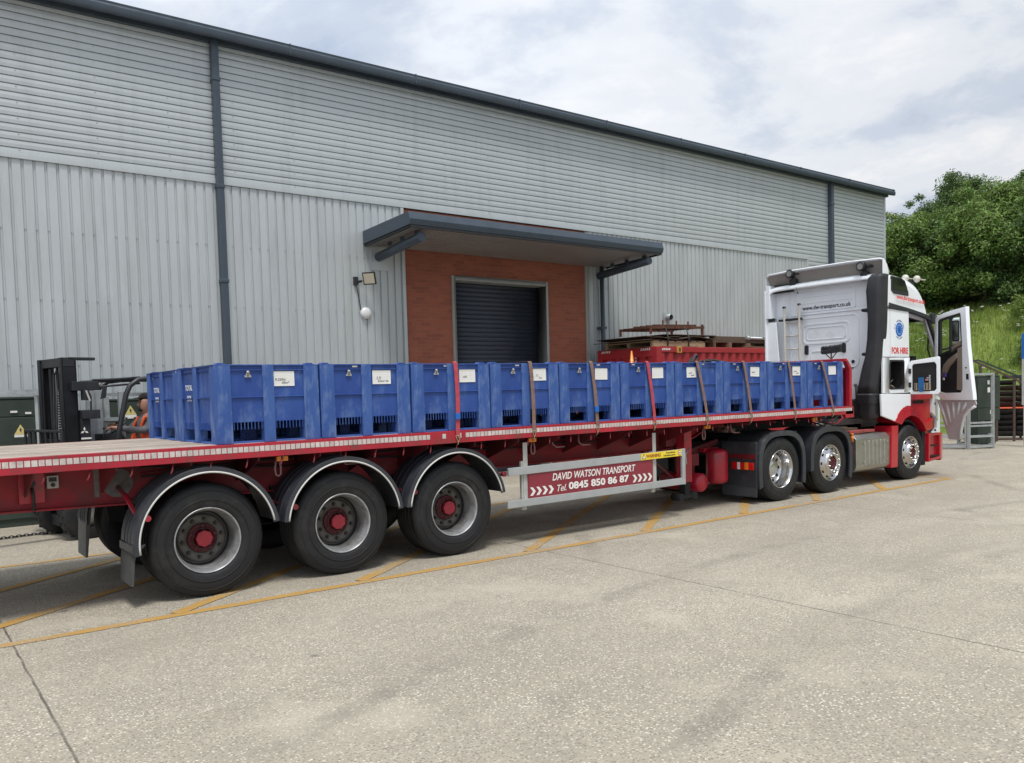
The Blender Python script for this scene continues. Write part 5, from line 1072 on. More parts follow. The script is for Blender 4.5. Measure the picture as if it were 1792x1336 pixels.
dprism(mb,[(.60,1.62),(.74,1.60),(.742,2.40),(.62,2.37)],.012,.045,1); dprism(mb,[(.44,2.31),(.70,2.38),(.70,2.50),(.60,2.50),(.46,2.40)],.0,.03,1); dprism(mb,[(.22,1.88),(.30,1.88),(.42,2.05),(.62,2.20),(.62,2.29),(.40,2.18),(.28,2.08)],.012,.06,1); dprism(mb,[(.24,1.86),(.34,1.86),(.34,1.95),(.24,1.95)],.03,.06,2); dprism(mb,[(.25,1.80),(.29,1.80),(.29,1.85),(.25,1.85)],.03,.05,3)
put(mb.build('inner_panel',[BLKD,BEIG,mat('violet_cloth',(.12,.07,.33),.8),PAP],None,.006),dr)
mb=MB(); dprism(mb,[(.03,1.435),(1.0,1.43),(1.03,1.36),(.98,1.29),(.86,1.24),(.76,1.14),(.70,1.0),(.665,.85),(.65,.70),(.34,.70),(.28,.85),(.20,1.06),(.11,1.27)],-.02,.0)
sk=mb.build('door_skirt',LILAC,None,.008); put(sk,dr)
mb=MB()
for k in range(5):
    a,b_=(.12+k*.17,1.39),(.31+k*.085,.96+k*.06); mb.tube([fd(a[0],a[1],.004),fd((a[0]+b_[0])/2+.03,(a[1]+b_[1])/2,.018),fd(b_[0],b_[1],.004)],[.022,.026,.01],8)
mb.tube([fd(1.0,1.32,.0),fd(.86,1.25,.008),fd(.76,1.15,.008),fd(.70,1.0,.008),fd(.665,.85,.008),fd(.645,.72,.0)],.026,8); mb.box(0,0,0,0,0,0)
put(mb.build('skirt_ribs',mat('rib_grey',(.62,.61,.61),.5)),sk)
mb=MB(); dprism(mb,[(.84,1.90),(.90,1.90),(.905,1.80),(.845,1.80)],.05,.054,0); dprism(mb,[(.82,2.02),(.86,2.02),(.86,2.0),(.82,2.0)],.05,.056,0); put(mb.build('door_latch',BLK),dr)
mm=partempty('door_mirror',tu,(15.9,7.3,2.5)); mb=MB(); mb.prism(rrect(7.40,7.60,2.50,2.98,.04),'x',16.34,16.46); put(mb.build('mirror_housing',WHT,None,.03),mm)
mb=MB(); mb.prism(rrect(7.455,7.59,2.53,2.93,.03),'x',16.33,16.342); put(mb.build('mirror_rim',BLK,None,.004),mm)
mb=MB(); mb.prism(rrect(7.475,7.575,2.56,2.90,.02),'x',16.325,16.331); put(mb.build('mirror_glass',CHR),mm)
mb=MB(); mb.prism(rrect(7.38,7.58,2.30,2.46,.04),'x',16.34,16.46); put(mb.build('mirror_lower',WHT,None,.02),mm); mb=MB(); mb.tube([(16.4,7.55,2.96),(16.3,7.7,3.0),(16.15,7.85,2.98)],.02,8); mb.tube([(16.4,7.55,2.48),(16.35,7.7,2.40),(16.28,7.85,2.38)],.02,8); put(mb.build('mirror_arm',BLK),mm)
# ladder and broom
mb=MB(); 
for y,zt in((9.74,3.30),(9.41,3.33)): mb.bar((14.12,y,1.5),(14.08,y-.01,zt),.038,0); mb.box(14.05,14.11,y-.03,y+.01,zt-.02,zt+.015,1)
for k in range(6): z=1.72+k*.255; mb.cyl((14.11,9.41,z),(14.11,9.73,z),.013,8,0)
tag(mb.build('ladder',[mat('ladder_beige',(.60,.57,.50),.6,.2,.15,9),BLK]),'short pale metal ladder fixed upright to the back of the white cab','ladder')
mb=MB(); bx=Vector((12.97,8.03,2.36)); r_=random.Random(6)
mb.prism([(7.84,2.37),(8.22,2.345),(8.19,2.30),(7.86,2.325)],'x',12.92,12.99,0)
for k in range(240):
    f=r_.random(); y=8.215-.37*f; z=2.35+.022*f; x=12.925+.06*r_.random(); e=Vector((x+r_.uniform(-.012,.012),y+r_.uniform(-.015,.015),z+r_.uniform(.055,.09))); mb.tube([(x,y,z),e],.0035,3,0)
mb.tube([(12.95,8.14,2.31),(12.95,8.03,2.21)],.009,6,1); mb.tube([(12.95,7.92,2.33),(12.95,8.03,2.21)],.009,6,1); mb.tube([(12.95,8.03,2.33),(12.95,8.03,2.2),(12.95,8.05,1.42)],.013,8,1)
tag(mb.build('broom',[BLK,mat('broom_handle',(.16,.11,.08),.8)]),'black-bristled broom standing head up by the trailer headboard','broom')
# ================================================================== RED CONTAINER AND ITS STACK
ct=thing('steel_container','red corrugated steel container behind the boxes, beside the brick loading bay','container',(16.6,13.5,0))
KX0,KX1,KY0,KY1,KZ=13.56,19.6,12.60,14.50,2.72
mb=MB()
for (x,y) in((KX0,KY0),(KX1-.16,KY0),(KX0,KY1-.16),(KX1-.16,KY1-.16)): mb.box(x,x+.16,y,y+.16,0,KZ)
mb.box(KX0+.16,KX1-.16,KY0+.005,KY0+.12,KZ-.13,KZ-.005); mb.box(KX0+.16,KX1-.16,KY1-.12,KY1,KZ-.13,KZ-.005); mb.box(KX0+.005,KX0+.1,KY0+.16,KY1-.16,KZ-.22,KZ-.005); mb.box(KX1-.1,KX1,KY0+.16,KY1-.16,KZ-.2,KZ)
mb.box(KX0+.1,KX1-.1,KY0+.12,KY1-.12,KZ-.12,KZ-.08); mb.box(KX0+.16,KX1-.16,KY0,KY1,.02,.18)
mb.build('frame',CONT,ct,.012)
mb=MB(); x=KX0+.16; pts=[]
while x<KX1-.17: pts+=[(x,KY0+.02),(x+.10,KY0+.02),(x+.15,KY0+.07),(x+.225,KY0+.07),(x+.275,KY0+.02)]; x+=.275
n=len(pts); mb.add([(u,v,z) for z in(.1,KZ-.12) for u,v in pts],[(i,i+1,n+i+1,n+i) for i in range(n-1)]); mb.build('long_side',CONT,ct)
mb=MB(); y=KY0+.16; pts=[]
while y<KY1-.17: pts+=[(KX0+.02,y),(KX0+.02,y+.10),(KX0+.075,y+.12),(KX0+.075,y+.20),(KX0+.02,y+.22)]; y+=.2633
n=len(pts); mb.add([(u,v,z) for z in(.1,KZ-.2) for u,v in pts],[(i,i+1,n+i+1,n+i) for i in range(n-1)]); mb.build('end_side',CONT,ct)
mb=MB()
def hatch_x(y0,z0): 
    for k in range(5): y=y0+k*.062; mb.prism([(y,z0),(y+.030,z0),(y+.005,z0+.05),(y-.025,z0+.05)],'x',KX0-.003,KX0+.0)
hatch_x(KY0+.22,KZ-.075); hatch_x(KY1-.42,KZ-.075)
for k in range(5): x=KX0+.17+k*.055; mb.prism([(x,KZ-.085),(x+.026,KZ-.085),(x+.050,KZ-.04),(x+.024,KZ-.04)],'y',KY0-.001,KY0+.004)
mb.build('hazard_stripes',PAP,ct)
mb=MB(); mb.box(KX0+.64,KX0+.80,KY0-.02,KY0+.006,KZ-.14,KZ+.0,0); mb.box(KX0+.70,KX0+.75,KY0-.026,KY0-.02,KZ-.11,KZ-.03,1); mb.build('lock_plate',[mat('plate_orange',(.55,.25,.05),.6),BLK],ct,.004)
mb=MB(); mb.box(KX0-.012,KX0,KY0+.62,KY0+.66,2.05,2.50,0); 
for k in range(4): mb.box(KX0-.014,KX0-.012,KY0+.615,KY0+.665,2.1+k*.11,2.15+k*.11,1)
mb.build('marker_strip',[PAP,CONT],ct)
# pallets, boards, rusty frame, beams, galvanised poles
z0=KZ
def pallet(x0,x1,y0,y1,z):
    mb=MB(); n=5
    for k in range(3): yy=y0+(y1-y0-.1)*k/2; mb.box(x0,x1,yy,yy+.1,z+.012,z+.11)
    w_=(x1-x0)/7
    for k in range(7): mb.box(x0+k*w_,x0+k*w_+w_*.72,y0-.01,y1+.01,z+.11,z+.132); 
    for k in(0,3,6): mb.box(x0+k*w_,x0+k*w_+w_*.72,y0-.01,y1+.01,z-.008+.008,z+.012)
    return mb
mb=pallet(13.62,15.35,12.75,14.3,z0+.002); tag(mb.build('wooden_pallet',TIMB),'pale wooden pallet lying on the left end of the red container','pallet')
mb=MB(); r_=random.Random(1)
for k,(xa,xb,ya,yb_,z,sag) in enumerate(((13.3,15.5,12.75,14.35,.15,.02),(13.6,15.75,12.7,14.3,.19,.03),(13.45,15.2,12.8,14.4,.225,.02))):
    n=12; top=[(xa+(xb-xa)*i/n,z0+z+sag*math.sin(i*.9+k)+(.05*(i/n) if k==1 else 0)) for i in range(n+1)]; mb.prism(top+[(x,z_-.014) for x,z_ in top[::-1]],'y',ya,yb_)
mb.box(14.2,15.95,12.9,14.2,z0+.285,z0+.30)
tag(mb.build('board_stack',TIMD),'stack of thin warped dark boards on top of the pale pallet','boards')
mb=MB(); za=z0+.31
for y in(12.95,13.9): mb.bar((13.75,y,za+.13),(15.55,y,za+.17),.055); 
for i in range(7): x=13.8+i*.28; mb.bar((x,12.95,za+.135+i*.006),(x+.05,13.9,za+.15+i*.006),.04)
for x in(13.75,15.5):
    for y in(12.95,13.9): mb.bar((x,y,za-.01),(x,y,za+.24 if x>15 else za+.16),.06)
for x in(14.15,14.6,15.0): mb.bar((x,12.95,za+.1),(x,12.95,za+.30),.035)
for k in range(4): mb.bar((14.0,13.1+.2*k,za+.19),(15.5,13.15+.2*k,za+.23),.05)
tag(mb.build('rusty_frame',RUST),'rusty steel frame with short uprights, topmost on the container stack','frame')
mb=MB()
for x in(14.05,14.75):
    mb.tube([(x,12.72,z0+.02),(x-.01,12.70,z0+.2),(x+.08,12.85,z0+.42),(x+.12,13.5,z0+.47)],.016,6)
tag(mb.build('lashing_strap',BLK),'black lashing looped round the pallet and boards on the container','strap')
mb=MB()
for k,(xa,xb,y,z) in enumerate(((15.5,18.3,12.85,.13),(15.6,18.2,13.0,.13),(15.55,18.4,13.15,.13),(15.9,18.0,12.95,.215),(15.8,19.0,13.4,.13))): mb.box(xa,xb,y,y+.13,z0+z,z0+z+.075)
tag(mb.build('timber_beams',TIMD),'brown timber beams lying along the container roof','timber')
mb=MB(); mb.box(16.9,19.2,12.8,13.9,z0+.02,z0+.045); 
for x in(17.0,17.9,18.8): mb.box(x,x+.12,12.8,13.9,z0+.045,z0+.125)
for x in(15.7,16.3): mb.box(x,x+.1,12.8,13.8,z0+.002,z0+.13)
tag(mb.build('timber_bearers',mat('bearer_brown',(.20,.13,.08),.85,0,.3,6)),'short timber bearers holding the beams off the container roof','timber')
mb=MB(); mb.cyl((17.0,12.82,z0+.25),(20.5,12.82,z0+.235),.035,12); mb.cyl((17.1,12.95,z0+.25),(20.5,12.95,z0+.235),.03,12); mb.lathe([(0,-.03),(.06,-.03),(.06,.03),(0,.03)],(17.05,12.82,z0+.25),12,0,'x'); mb.tube([(17.6,12.78,z0+.3),(17.75,12.78,z0+.22),(17.8,12.8,z0+.12)],.02,6)
tag(mb.build('steel_pole',GALV),'pale galvanised poles laid over the timber beams beside the white cab','pole')
# ================================================================== LEFT BACKGROUND
def cabinet(name,label,x0,x1,y0,y1,z1,nd_,lab):
    r=thing(name,label,'electrical cabinet',((x0+x1)/2,y0,0)); mb=MB(); mb.box(x0,x1,y0+.03,y1,0.0,z1-.04); mb.box(x0-.02,x1+.02,y0-.0,y1+.02,z1-.04,z1); mb.box(x0,x1,y0+.01,y0+.031,z1-.30,z1-.045); mb.build('body',GRN,r,.01)
    w_=(x1-x0)/nd_
    for k in range(nd_): mb=MB(); mb.box(x0+k*w_+.006,x0+(k+1)*w_-.006,y0,y0+.03,.12,z1-.31); d=mb.build('door',GRN,r,.006); mb=MB(); mb.box(x0+(k+1)*w_-.09,x0+(k+1)*w_-.05,y0-.02,y0,.9,1.05); put(mb.build('handle',BLK),d)
    for (cx,cz) in lab:
        mb=MB(); a=.085; mb.prism([(cx-a,cz-.01),(cx+a,cz-.01),(cx,cz+.14)],'y',y0-.004,y0-.001,0); mb.box(cx-a,cx+a,y0-.004,y0-.001,cz-.05,cz-.012,1); mb.prism([(cx-.01,cz+.09),(cx+.02,cz+.06),(cx+.005,cz+.055),(cx+.01,cz+.01),(cx-.015,cz+.05)],'y',y0-.006,y0-.004,2); mb.build('hazard_sign',[GOLD,PAP,INK],r)
    return r
c1=cabinet('electrical_cabinet','dark green electrical cabinet behind the forklift mast at the left edge',-.35,1.87,14.28,14.84,1.94,3,[(1.62,1.385)])
mb=MB(); mb.box(1.50,1.59,14.272,14.28,1.70,1.73); mb.box(1.69,1.77,14.272,14.28,1.675,1.705); mb.build('white_label',PAP,c1)
c2=cabinet('electrical_cabinet','dark green electrical cabinet behind the forklift driver',2.65,4.4,14.25,14.82,1.87,2,[(3.15,1.62),(3.33,1.34)])
mb=MB(); mb.box(3.10,3.19,14.242,14.25,1.55,1.58); mb.build('white_label',PAP,c2)
mb=MB(); mb.bar((-2,13.85,2.0),(1.83,13.85,2.005),.055); mb.bar((-2,13.8,1.955),(1.83,13.8,1.96),.03); mb.bar((1.8,13.85,0),(1.8,13.85,2.0),.05); mb.bar((-1.0,13.85,0),(-1.0,13.85,2.0),.05)
for x in(1.5,.4,-.6): mb.box(x-.02,x+.02,13.80,13.83,1.98,2.03)
tag(mb.build('galvanised_rail',GALV),'galvanised barrier rail running above the left green cabinet','rail')
mb=MB(); mb.bar((2.2,13.6,1.93),(4.4,13.6,1.93),.05); mb.bar((2.55,13.6,0),(2.55,13.6,1.92),.04); mb.bar((4.35,13.6,0),(4.35,13.6,1.92),.04); tag(mb.build('galvanised_rail',GALV),'galvanised barrier rail running behind the forklift driver\'s head','rail')
def stillage(name,label,x0,x1,y0,y1,h,wd,mid=()):
    r=thing(name,label,'stillage',((x0+x1)/2,(y0+y1)/2,0))
    for x in(x0,x1):
        for y in(y0,y1): mb=MB(); mb.box(x-wd/2,x+wd/2,y-wd/2,y+wd/2,0,h); mb.build('post',GALV,r,.004)
    mb=MB()
    for z in(.10,h-.03)+tuple(mid):
        mb.box(x0,x1,y0-wd*.4,y0+wd*.4,z-.025,z+.025); mb.box(x0,x1,y1-wd*.4,y1+wd*.4,z-.025,z+.025); mb.box(x0-wd*.4,x0+wd*.4,y0,y1,z-.025,z+.025); mb.box(x1-wd*.4,x1+wd*.4,y0,y1,z-.025,z+.025)
    mb.build('rails',GALV,r); return r
st1=thing('stillage','galvanised post frame standing between the forklift mast and the driver','stillage',(2.45,12.9,0))
for (x,y,w_,h) in((2.30,12.75,.10,1.99),(2.40,12.80,.11,1.985),(2.54,12.95,.07,1.90),(2.75,13.0,.07,1.97)): mb=MB(); mb.box(x-w_/2,x+w_/2,y-.05,y+.05,0,h); mb.build('post',GALV,st1,.004)
mb=MB(); mb.box(2.3,2.75,12.85,12.9,1.55,1.60); mb.box(2.3,2.75,12.85,12.9,.3,.36); mb.build('rails',GALV,st1)
# chain on the ground
mb=MB()
for k in range(46):
    x=-.3+k*.046; y=13.15+.03*math.sin(k*.35); c=Vector((x,y,.012)); P=[]
    for q in range(10):
        a=2*PI*q/10; v=Vector((.034*math.cos(a),.017*math.sin(a),0)); v.rotate(Matrix.Rotation(PI/2*(k%2)*.9,3,'X')); P.append(c+v)
    mb.tube(P,.0065,5,0,closed=True)
tag(mb.build('chain',mat('chain_dark',(.05,.045,.06),.6,.4)),'steel chain lying across the concrete behind the trailer','chain')
# ================================================================== FORKLIFT
fk_=thing('forklift','black forklift truck with tall mast behind the trailer, driver at the wheel','forklift',(1.90,12.70,0),R(192))
FM=fk_.matrix_basis
class LB_(MB):
    def __init__(s): super().__init__(); s.T=FM
def fb(name,mm,fn,parent=fk_,bev=.006): mb=LB_(); fn(mb); o=mb.build(name,mm,None,bev); put(o,parent); return o
mast=partempty('mast',fk_,(1.9,12.7,.1))
for s in(1,-1):
    def f(mb,s=s):
        y=s*.40; mb.box(-.09,.09,y-.015,y+.015,.12,2.42); mb.box(-.095,-.07,y-s*.07,y+s*.015,.12,2.42); mb.box(.07,.095,y-s*.07,y+s*.015,.12,2.42); 
        y=s*.345; mb.box(-.075,.075,y-.012,y+.012,.2,2.36); mb.box(.055,.078,y-s*.05,y,.2,2.36); mb.box(-.078,-.055,y-s*.05,y,.2,2.36)
    fb('mast_upright',mat('mast_black',(.014,.015,.018),.45,.3,.3,4),f,mast)
fb('mast_crosshead',BLK,lambda mb:(mb.box(-.07,.07,-.38,.42,2.30,2.42),mb.box(-.34,.0,.34,.42,2.385,2.425)),mast)
fb('mast_crossbar',BLK,lambda mb:mb.box(-.06,.06,-.4,.4,.15,.30),mast)
fb('mast_crossbar',BLK,lambda mb:mb.box(-.06,.06,-.4,.4,1.25,1.33),mast)
fb('lift_cylinder',mat('cylinder_dark',(.03,.03,.035),.3,.7),lambda mb:(mb.cyl((-.02,.25,.3),(-.02,.25,2.3),.035,12),mb.cyl((-.02,-.25,.3),(-.02,-.25,2.3),.035,12)),mast)
def chains(mb):
    for y in(.16,.07):
        for k in range(34): mb.box(.0,.03,y-.014,y+.014,.75+k*.035,.775+k*.035)
fb('lift_chain',mat('chain_steel_dark',(.06,.06,.065),.5,.6),chains,mast,0)
fb('hydraulic_hose',BLK,lambda mb:(mb.tube([(.02,-.1,.6),(.02,-.12,1.4),(.0,-.1,2.2),(-.03,-.05,2.3),(-.04,0,1.5)],.016,6),mb.tube([(.02,-.02,.6),(.02,-.04,1.5),(0,0,2.25)],.014,6)),mast,0)
fb('backrest',BLK,lambda mb:(mb.bar((.16,-.80,1.45),(.16,.48,1.45),.035),[mb.box(.14,.17,y-.02,y+.02,.55,1.45) for y in(-.80,-.62,-.44,-.25,-.06,.12,.30,.48)],mb.box(.13,.19,-.82,.50,.50,.62),mb.box(.13,.19,-.82,.50,.86,.96)))
fb('fork',mat('fork_steel',(.025,.025,.025),.5,.6),lambda mb:(mb.box(.19,.24,.20,.32,.46,1.0),mb.prism([(.19,.46),(.19,.51),(1.25,.49),(1.25,.47)],'y',.20,.32)))
fb('fork',mat('fork_steel',(.025,.025,.025),.5,.6),lambda mb:(mb.box(.19,.24,-.45,-.33,.46,1.0),mb.prism([(.19,.46),(.19,.51),(1.25,.49),(1.25,.47)],'y',-.45,-.33)))
def body(mb): mb.box(-2.15,-.25,-.50,.50,.25,.62); mb.prism([(-2.35,.3),(-2.4,.9),(-2.2,1.15),(-1.55,1.15),(-1.55,.3)],'y',-.52,.52); mb.prism([(-.28,.5),(-.55,.5),(-.62,1.25),(-.40,1.30),(-.28,1.15)],'y',-.45,.45); mb.box(-1.55,-1.05,-.4,.4,.6,.95)
fb('body',mat('forklift_black',(.02,.021,.024),.4,0,.2,3),body,fk_,.03)
for (x,r0) in((-.12,.33),(-1.95,.27)):
    for s in(1,-1):
        def wf(mb,x=x,r0=r0,s=s):
            y=s*.42; mb.lathe([(r0*.5,y-.12),(r0*.9,y-.115),(r0,y-.09),(r0,y+.09),(r0*.9,y+.115),(r0*.5,y+.12)],(x,0,r0),36); mb.lathe([(0,y-.05),(r0*.5,y-.06),(r0*.5,y+.06),(0,y+.05)],(x,0,r0),24,1)
            for k in range(18):
                a=2*PI*k/18; cx,cz=x+r0*math.cos(a),r0+r0*math.sin(a)
                for q in(-1,1): mb.box(cx-.014,cx+.014,y+q*.06-.035,y+q*.06+.035,cz-.014,cz+.014)
        fb('wheel',[RUB,LTGR],wf,fk_,0)
fb('guard_plate',BLK,lambda mb:(mb.box(-.34,-.11,.30,.50,1.60,1.72),mb.box(-.22,-.10,.28,.46,1.0,1.60)))
fb('lamp_bracket',BLK,lambda mb:mb.box(.0,-.34,.30,.50,1.98,2.10))
def emb(mb):
    for a in(90,210,330):
        c=Vector((-.135,.465,1.44)); d=Vector((math.cos(R(a)),0,math.sin(R(a)))); e=Vector((-d.z,0,d.x)); p=[c+d*.002,c+d*.028+e*.014,c+d*.055,c+d*.028-e*.014]; mb.add([tuple(q+Vector((0,t,0))) for t in(.0,.004) for q in p],[(0,1,2,3),(4,5,6,7),(0,1,5,4),(1,2,6,5),(2,3,7,6),(3,0,4,7)])
    mb.box(-.22,-.09,.463,.467,1.33,1.352)
fb('front_emblem',PAP,emb,fk_,0)
og=partempty('overhead_guard',fk_,(2.9,12.7,2.1))
def guard(mb):
    for s in(1,-1):
        y=s*.49; mb.tube([(-.50,y,1.0),(-.60,y,1.5),(-.70,y,1.92),(-.76,y,2.04),(-.88,y,2.12),(-1.1,y,2.145),(-1.9,y,2.15),(-2.0,y,2.10),(-2.05,y,1.1)],.036,10)
    for k in range(6): mb.bar((-.9-.19*k,-.48,2.15),(-.9-.19*k,.48,2.15),.03)
fb('guard_frame',mat('guard_black',(.022,.025,.030),.4,0,.1,4),guard,og,0)
fb('guard_front_rail',BLK,lambda mb:(mb.tube([(-.25,-.2,2.05),(-.38,-.2,2.11),(-1.0,-.3,2.13)],.02,8),mb.tube([(-.25,.38,2.02),(-.95,.38,2.07)],.014,8),mb.tube([(-.20,.30,2.05),(-.34,.32,2.12),(-.9,.34,2.14)],.018,8)),og,0)
fb('work_lamp',[BLK,LTGR],lambda mb:(mb.box(-.20,-.12,.44,.52,1.85,2.0,0),mb.add([(-.17,.525,1.98),(-.145,.525,1.98),(-.19,.525,1.84),(-.215,.525,1.84)],[(0,1,2,3)],1),mb.tube([(-.2,.4,2.05),(-.25,.44,1.9),(-.24,.44,1.6)],.01,6,0)),fk_,0)
fb('mirror',BLK,lambda mb:(mb.prism([(-.36,1.86),(-.43,1.88),(-.45,2.02),(-.40,2.03)],'y',.46,.49),mb.tube([(-.3,.45,2.08),(-.4,.46,2.0)],.01,6)))
fb('seat',BLK,lambda mb:(mb.box(-1.45,-.98,-.25,.25,.95,1.10),mb.prism([(-1.38,1.05),(-1.50,1.05),(-1.62,1.75),(-1.52,1.78)],'y',-.24,.24)),fk_,.03)
def stw(mb):
    C=Vector((-.72,.06,1.46)); Mx=Matrix.Rotation(R(35),3,'Y'); P=[C+Mx@Vector((.16*math.cos(2*PI*k/24),.16*math.sin(2*PI*k/24),0)) for k in range(24)]; mb.tube(P,.014,8,0,closed=True); mb.tube([C,P[3]],.01,6); mb.tube([C,P[12]],.01,6); mb.tube([C,C+Mx@Vector((.02,0,-.35))],.03,8); mb.box(-.70,-.42,-.3,.3,1.2,1.38)
fb('steering_wheel',BLK,stw,fk_,0)
fb('control_lever',BLK,lambda mb:(mb.tube([(-.42,.30,1.2),(-.45,.32,1.45)],.010,6),mb.sphere((-.45,.32,1.46),.02,8)),fk_,0)
# driver, seated, facing the mast
pe=thing('person','forklift driver in dark cap, grey top and orange vest holding the steering wheel','person',(2.98,12.95,.95))
def skin_mesh(name,pts,edges,mm,sub=2,parent=pe,root=0):
    me=bpy.data.meshes.new(name); me.from_pydata([tuple(FM@Vector(p[:3])) for p in pts],edges,[]); o=bpy.data.objects.new(name,me); COL.objects.link(o); me.materials.append(mm)
    sk=o.modifiers.new('skin','SKIN'); sk.use_smooth_shade=True; lay=me.skin_vertices[0] if me.skin_vertices else None
    if lay is None:
        bm=bmesh.new(); bm.from_mesh(me); bm.verts.layers.skin.verify(); bm.to_mesh(me); bm.free(); lay=me.skin_vertices[0]
    for i,p in enumerate(pts): lay.data[i].radius=(p[3],p[4] if len(p)>4 else p[3]); 
    lay.data[root].use_root=True
    s_=o.modifiers.new('sub','SUBSURF'); s_.levels=sub; s_.render_levels=sub; put(o,parent); return o
HX,HZ=-1.20,1.79     # head centre in the forklift's frame
hand=[]
P=[(-1.20,0,1.10,.13,.16),(-1.22,0,1.28,.12,.15),(-1.21,0,1.46,.12,.17),(-1.21,0,1.56,.07,.10),(-1.20,0,1.63,.058,.058),(-1.175,0,1.70,.092,.078),(-1.19,0,1.79,.125,.098),(-1.20,0,1.87,.10,.09),
   (-1.20,.19,1.52,.06),(-1.02,.30,1.40,.046),(-.86,.30,1.42,.04),(-.64,.26,1.45,.030),(-.60,.25,1.46,.028,.018),
   (-1.20,-.19,1.52,.06),(-1.03,-.26,1.38,.046),(-.88,-.16,1.44,.038),(-.78,-.10,1.49,.028),(-.74,-.08,1.50,.028,.018),
   (-1.05,.13,1.08,.09),(-.75,.15,1.10,.075),(-.62,.16,.85,.05),(-.58,.16,.70,.045),(-.48,.16,.66,.035),
   (-1.05,-.13,1.08,.09),(-.75,-.15,1.10,.075),(-.62,-.16,.85,.05),(-.58,-.16,.70,.045),(-.48,-.16,.66,.035)]
E_=[(0,1),(1,2),(2,3),(3,4),(4,5),(5,6),(6,7),(3,8),(8,9),(9,10),(10,11),(11,12),(3,13),(13,14),(14,15),(15,16),(16,17),(0,18),(18,19),(19,20),(20,21),(21,22),(0,23),(23,24),(24,25),(25,26),(26,27)]
def fingers(P,E_,idx,base,d,side):
    for k,(o,Ln) in enumerate(((-.024,.062),(-.008,.072),(.008,.066),(.024,.050))):
        b=Vector(base)+Vector((0,o,0)); p1=b+Vector(d)*Ln*.55; p2=p1+Vector((d[0]*.3,0,-.8)).normalized()*Ln*.45; p3=p2+Vector((-.5,0,-.7)).normalized()*Ln*.35
        i=len(P); P+= [(*b,.010),(*p1,.009),(*p2,.0085),(*p3,.007)]; E_+=[(idx,i),(i,i+1),(i+1,i+2),(i+2,i+3)]
    i=len(P); b=Vector(base)+Vector((-.03,side*.030,-.0)); P+=[(*b,.011),(*(b+Vector((.03,side*.012,-.02))),.0095),(*(b+Vector((.05,side*.0,-.035))),.008)]; E_+=[(idx,i),(i,i+1),(i+1,i+2)]
fingers(P,E_,12,(-.575,.25,1.465),(.95,0,.1),-1); fingers(P,E_,17,(-.715,-.075,1.505),(.95,0,.1),1)
skin_mesh('body',P,E_,SKIN)
S=[(-1.205,0,1.08,.145,.17),(-1.225,0,1.28,.13,.165),(-1.215,0,1.46,.13,.18),(-1.21,0,1.60,.078,.10),(-1.20,.20,1.52,.072),(-1.02,.30,1.40,.057),(-.86,.30,1.42,.050),(-.68,.265,1.448,.040),(-1.20,-.20,1.52,.072),(-1.03,-.26,1.38,.057),(-.88,-.16,1.44,.048),(-.81,-.12,1.475,.038)]
skin_mesh('long_sleeve_top',S,[(0,1),(1,2),(2,3),(3,4),(4,5),(5,6),(6,7),(3,8),(8,9),(9,10),(10,11)],GREYC)
mb=LB_()
for s in(1,-1): mb.tube([(-1.10,s*.11,1.10),(-1.075,s*.12,1.30),(-1.07,s*.115,1.46),(-1.12,s*.10,1.57),(-1.24,s*.10,1.60),(-1.35,s*.10,1.52),(-1.37,s*.1,1.2)],.050,10,0,flat=(1,.5)); mb.tube([(-1.08,s*.18,1.12),(-1.10,s*.20,1.3),(-1.22,s*.20,1.42),(-1.34,s*.18,1.3)],.05,8)
o=mb.build('hi_vis_vest',HIVIS,None); put(o,pe)
T=[(-1.20,0,1.09,.15,.18),(-1.05,.13,1.08,.105),(-.75,.15,1.10,.09),(-.62,.16,.85,.068),(-.585,.16,.73,.062),(-1.05,-.13,1.08,.105),(-.75,-.15,1.10,.09),(-.62,-.16,.85,.068),(-.585,-.16,.73,.062)]
skin_mesh('trousers',T,[(0,1),(1,2),(2,3),(3,4),(0,5),(5,6),(6,7),(7,8)],NAVY)
mb=LB_(); mb.sphere((-1.215,0,1.870),.112,16,0,(1.0,.86,.66)); mb.sphere((-1.255,0,1.80),.085,14,0,(.8,1.0,1.0)); mb.prism([(-1.13,1.872),(-1.04,1.852),(-1.04,1.860),(-1.13,1.885)],'y',-.06,.06,0); mb.tube([(-1.285,-.06,1.84),(-1.295,0,1.82),(-1.285,.06,1.84)],.028,8); o=mb.build('dark_cap',HAIR,None); put(o,pe)
mb=LB_(); mb.add([(-1.10,-.014,1.755),(-1.10,.014,1.755),(-1.06,0,1.760),(-1.10,0,1.812)],[(0,2,3),(1,3,2),(0,1,2)]); 
for s in(1,-1): mb.sphere((-1.19,s*.078,1.785),.022,8,0,(.8,.4,1.2))
o=mb.build('nose_and_ears',SKIN,None); put(o,pe)
mb=LB_()
for s in(1,-1): mb.sphere((-1.112,s*.028,1.805),.009,8,0); mb.box(-1.115,-1.10,s*.028-.014,s*.028+.014,1.822,1.828)
mb.box(-1.112,-1.085,-.022,.022,1.722,1.728); mb.sphere((-1.135,0,1.695),.052,10,0,(.9,1.0,.6)); o=mb.build('eyes_and_mouth',HAIR,None); put(o,pe)
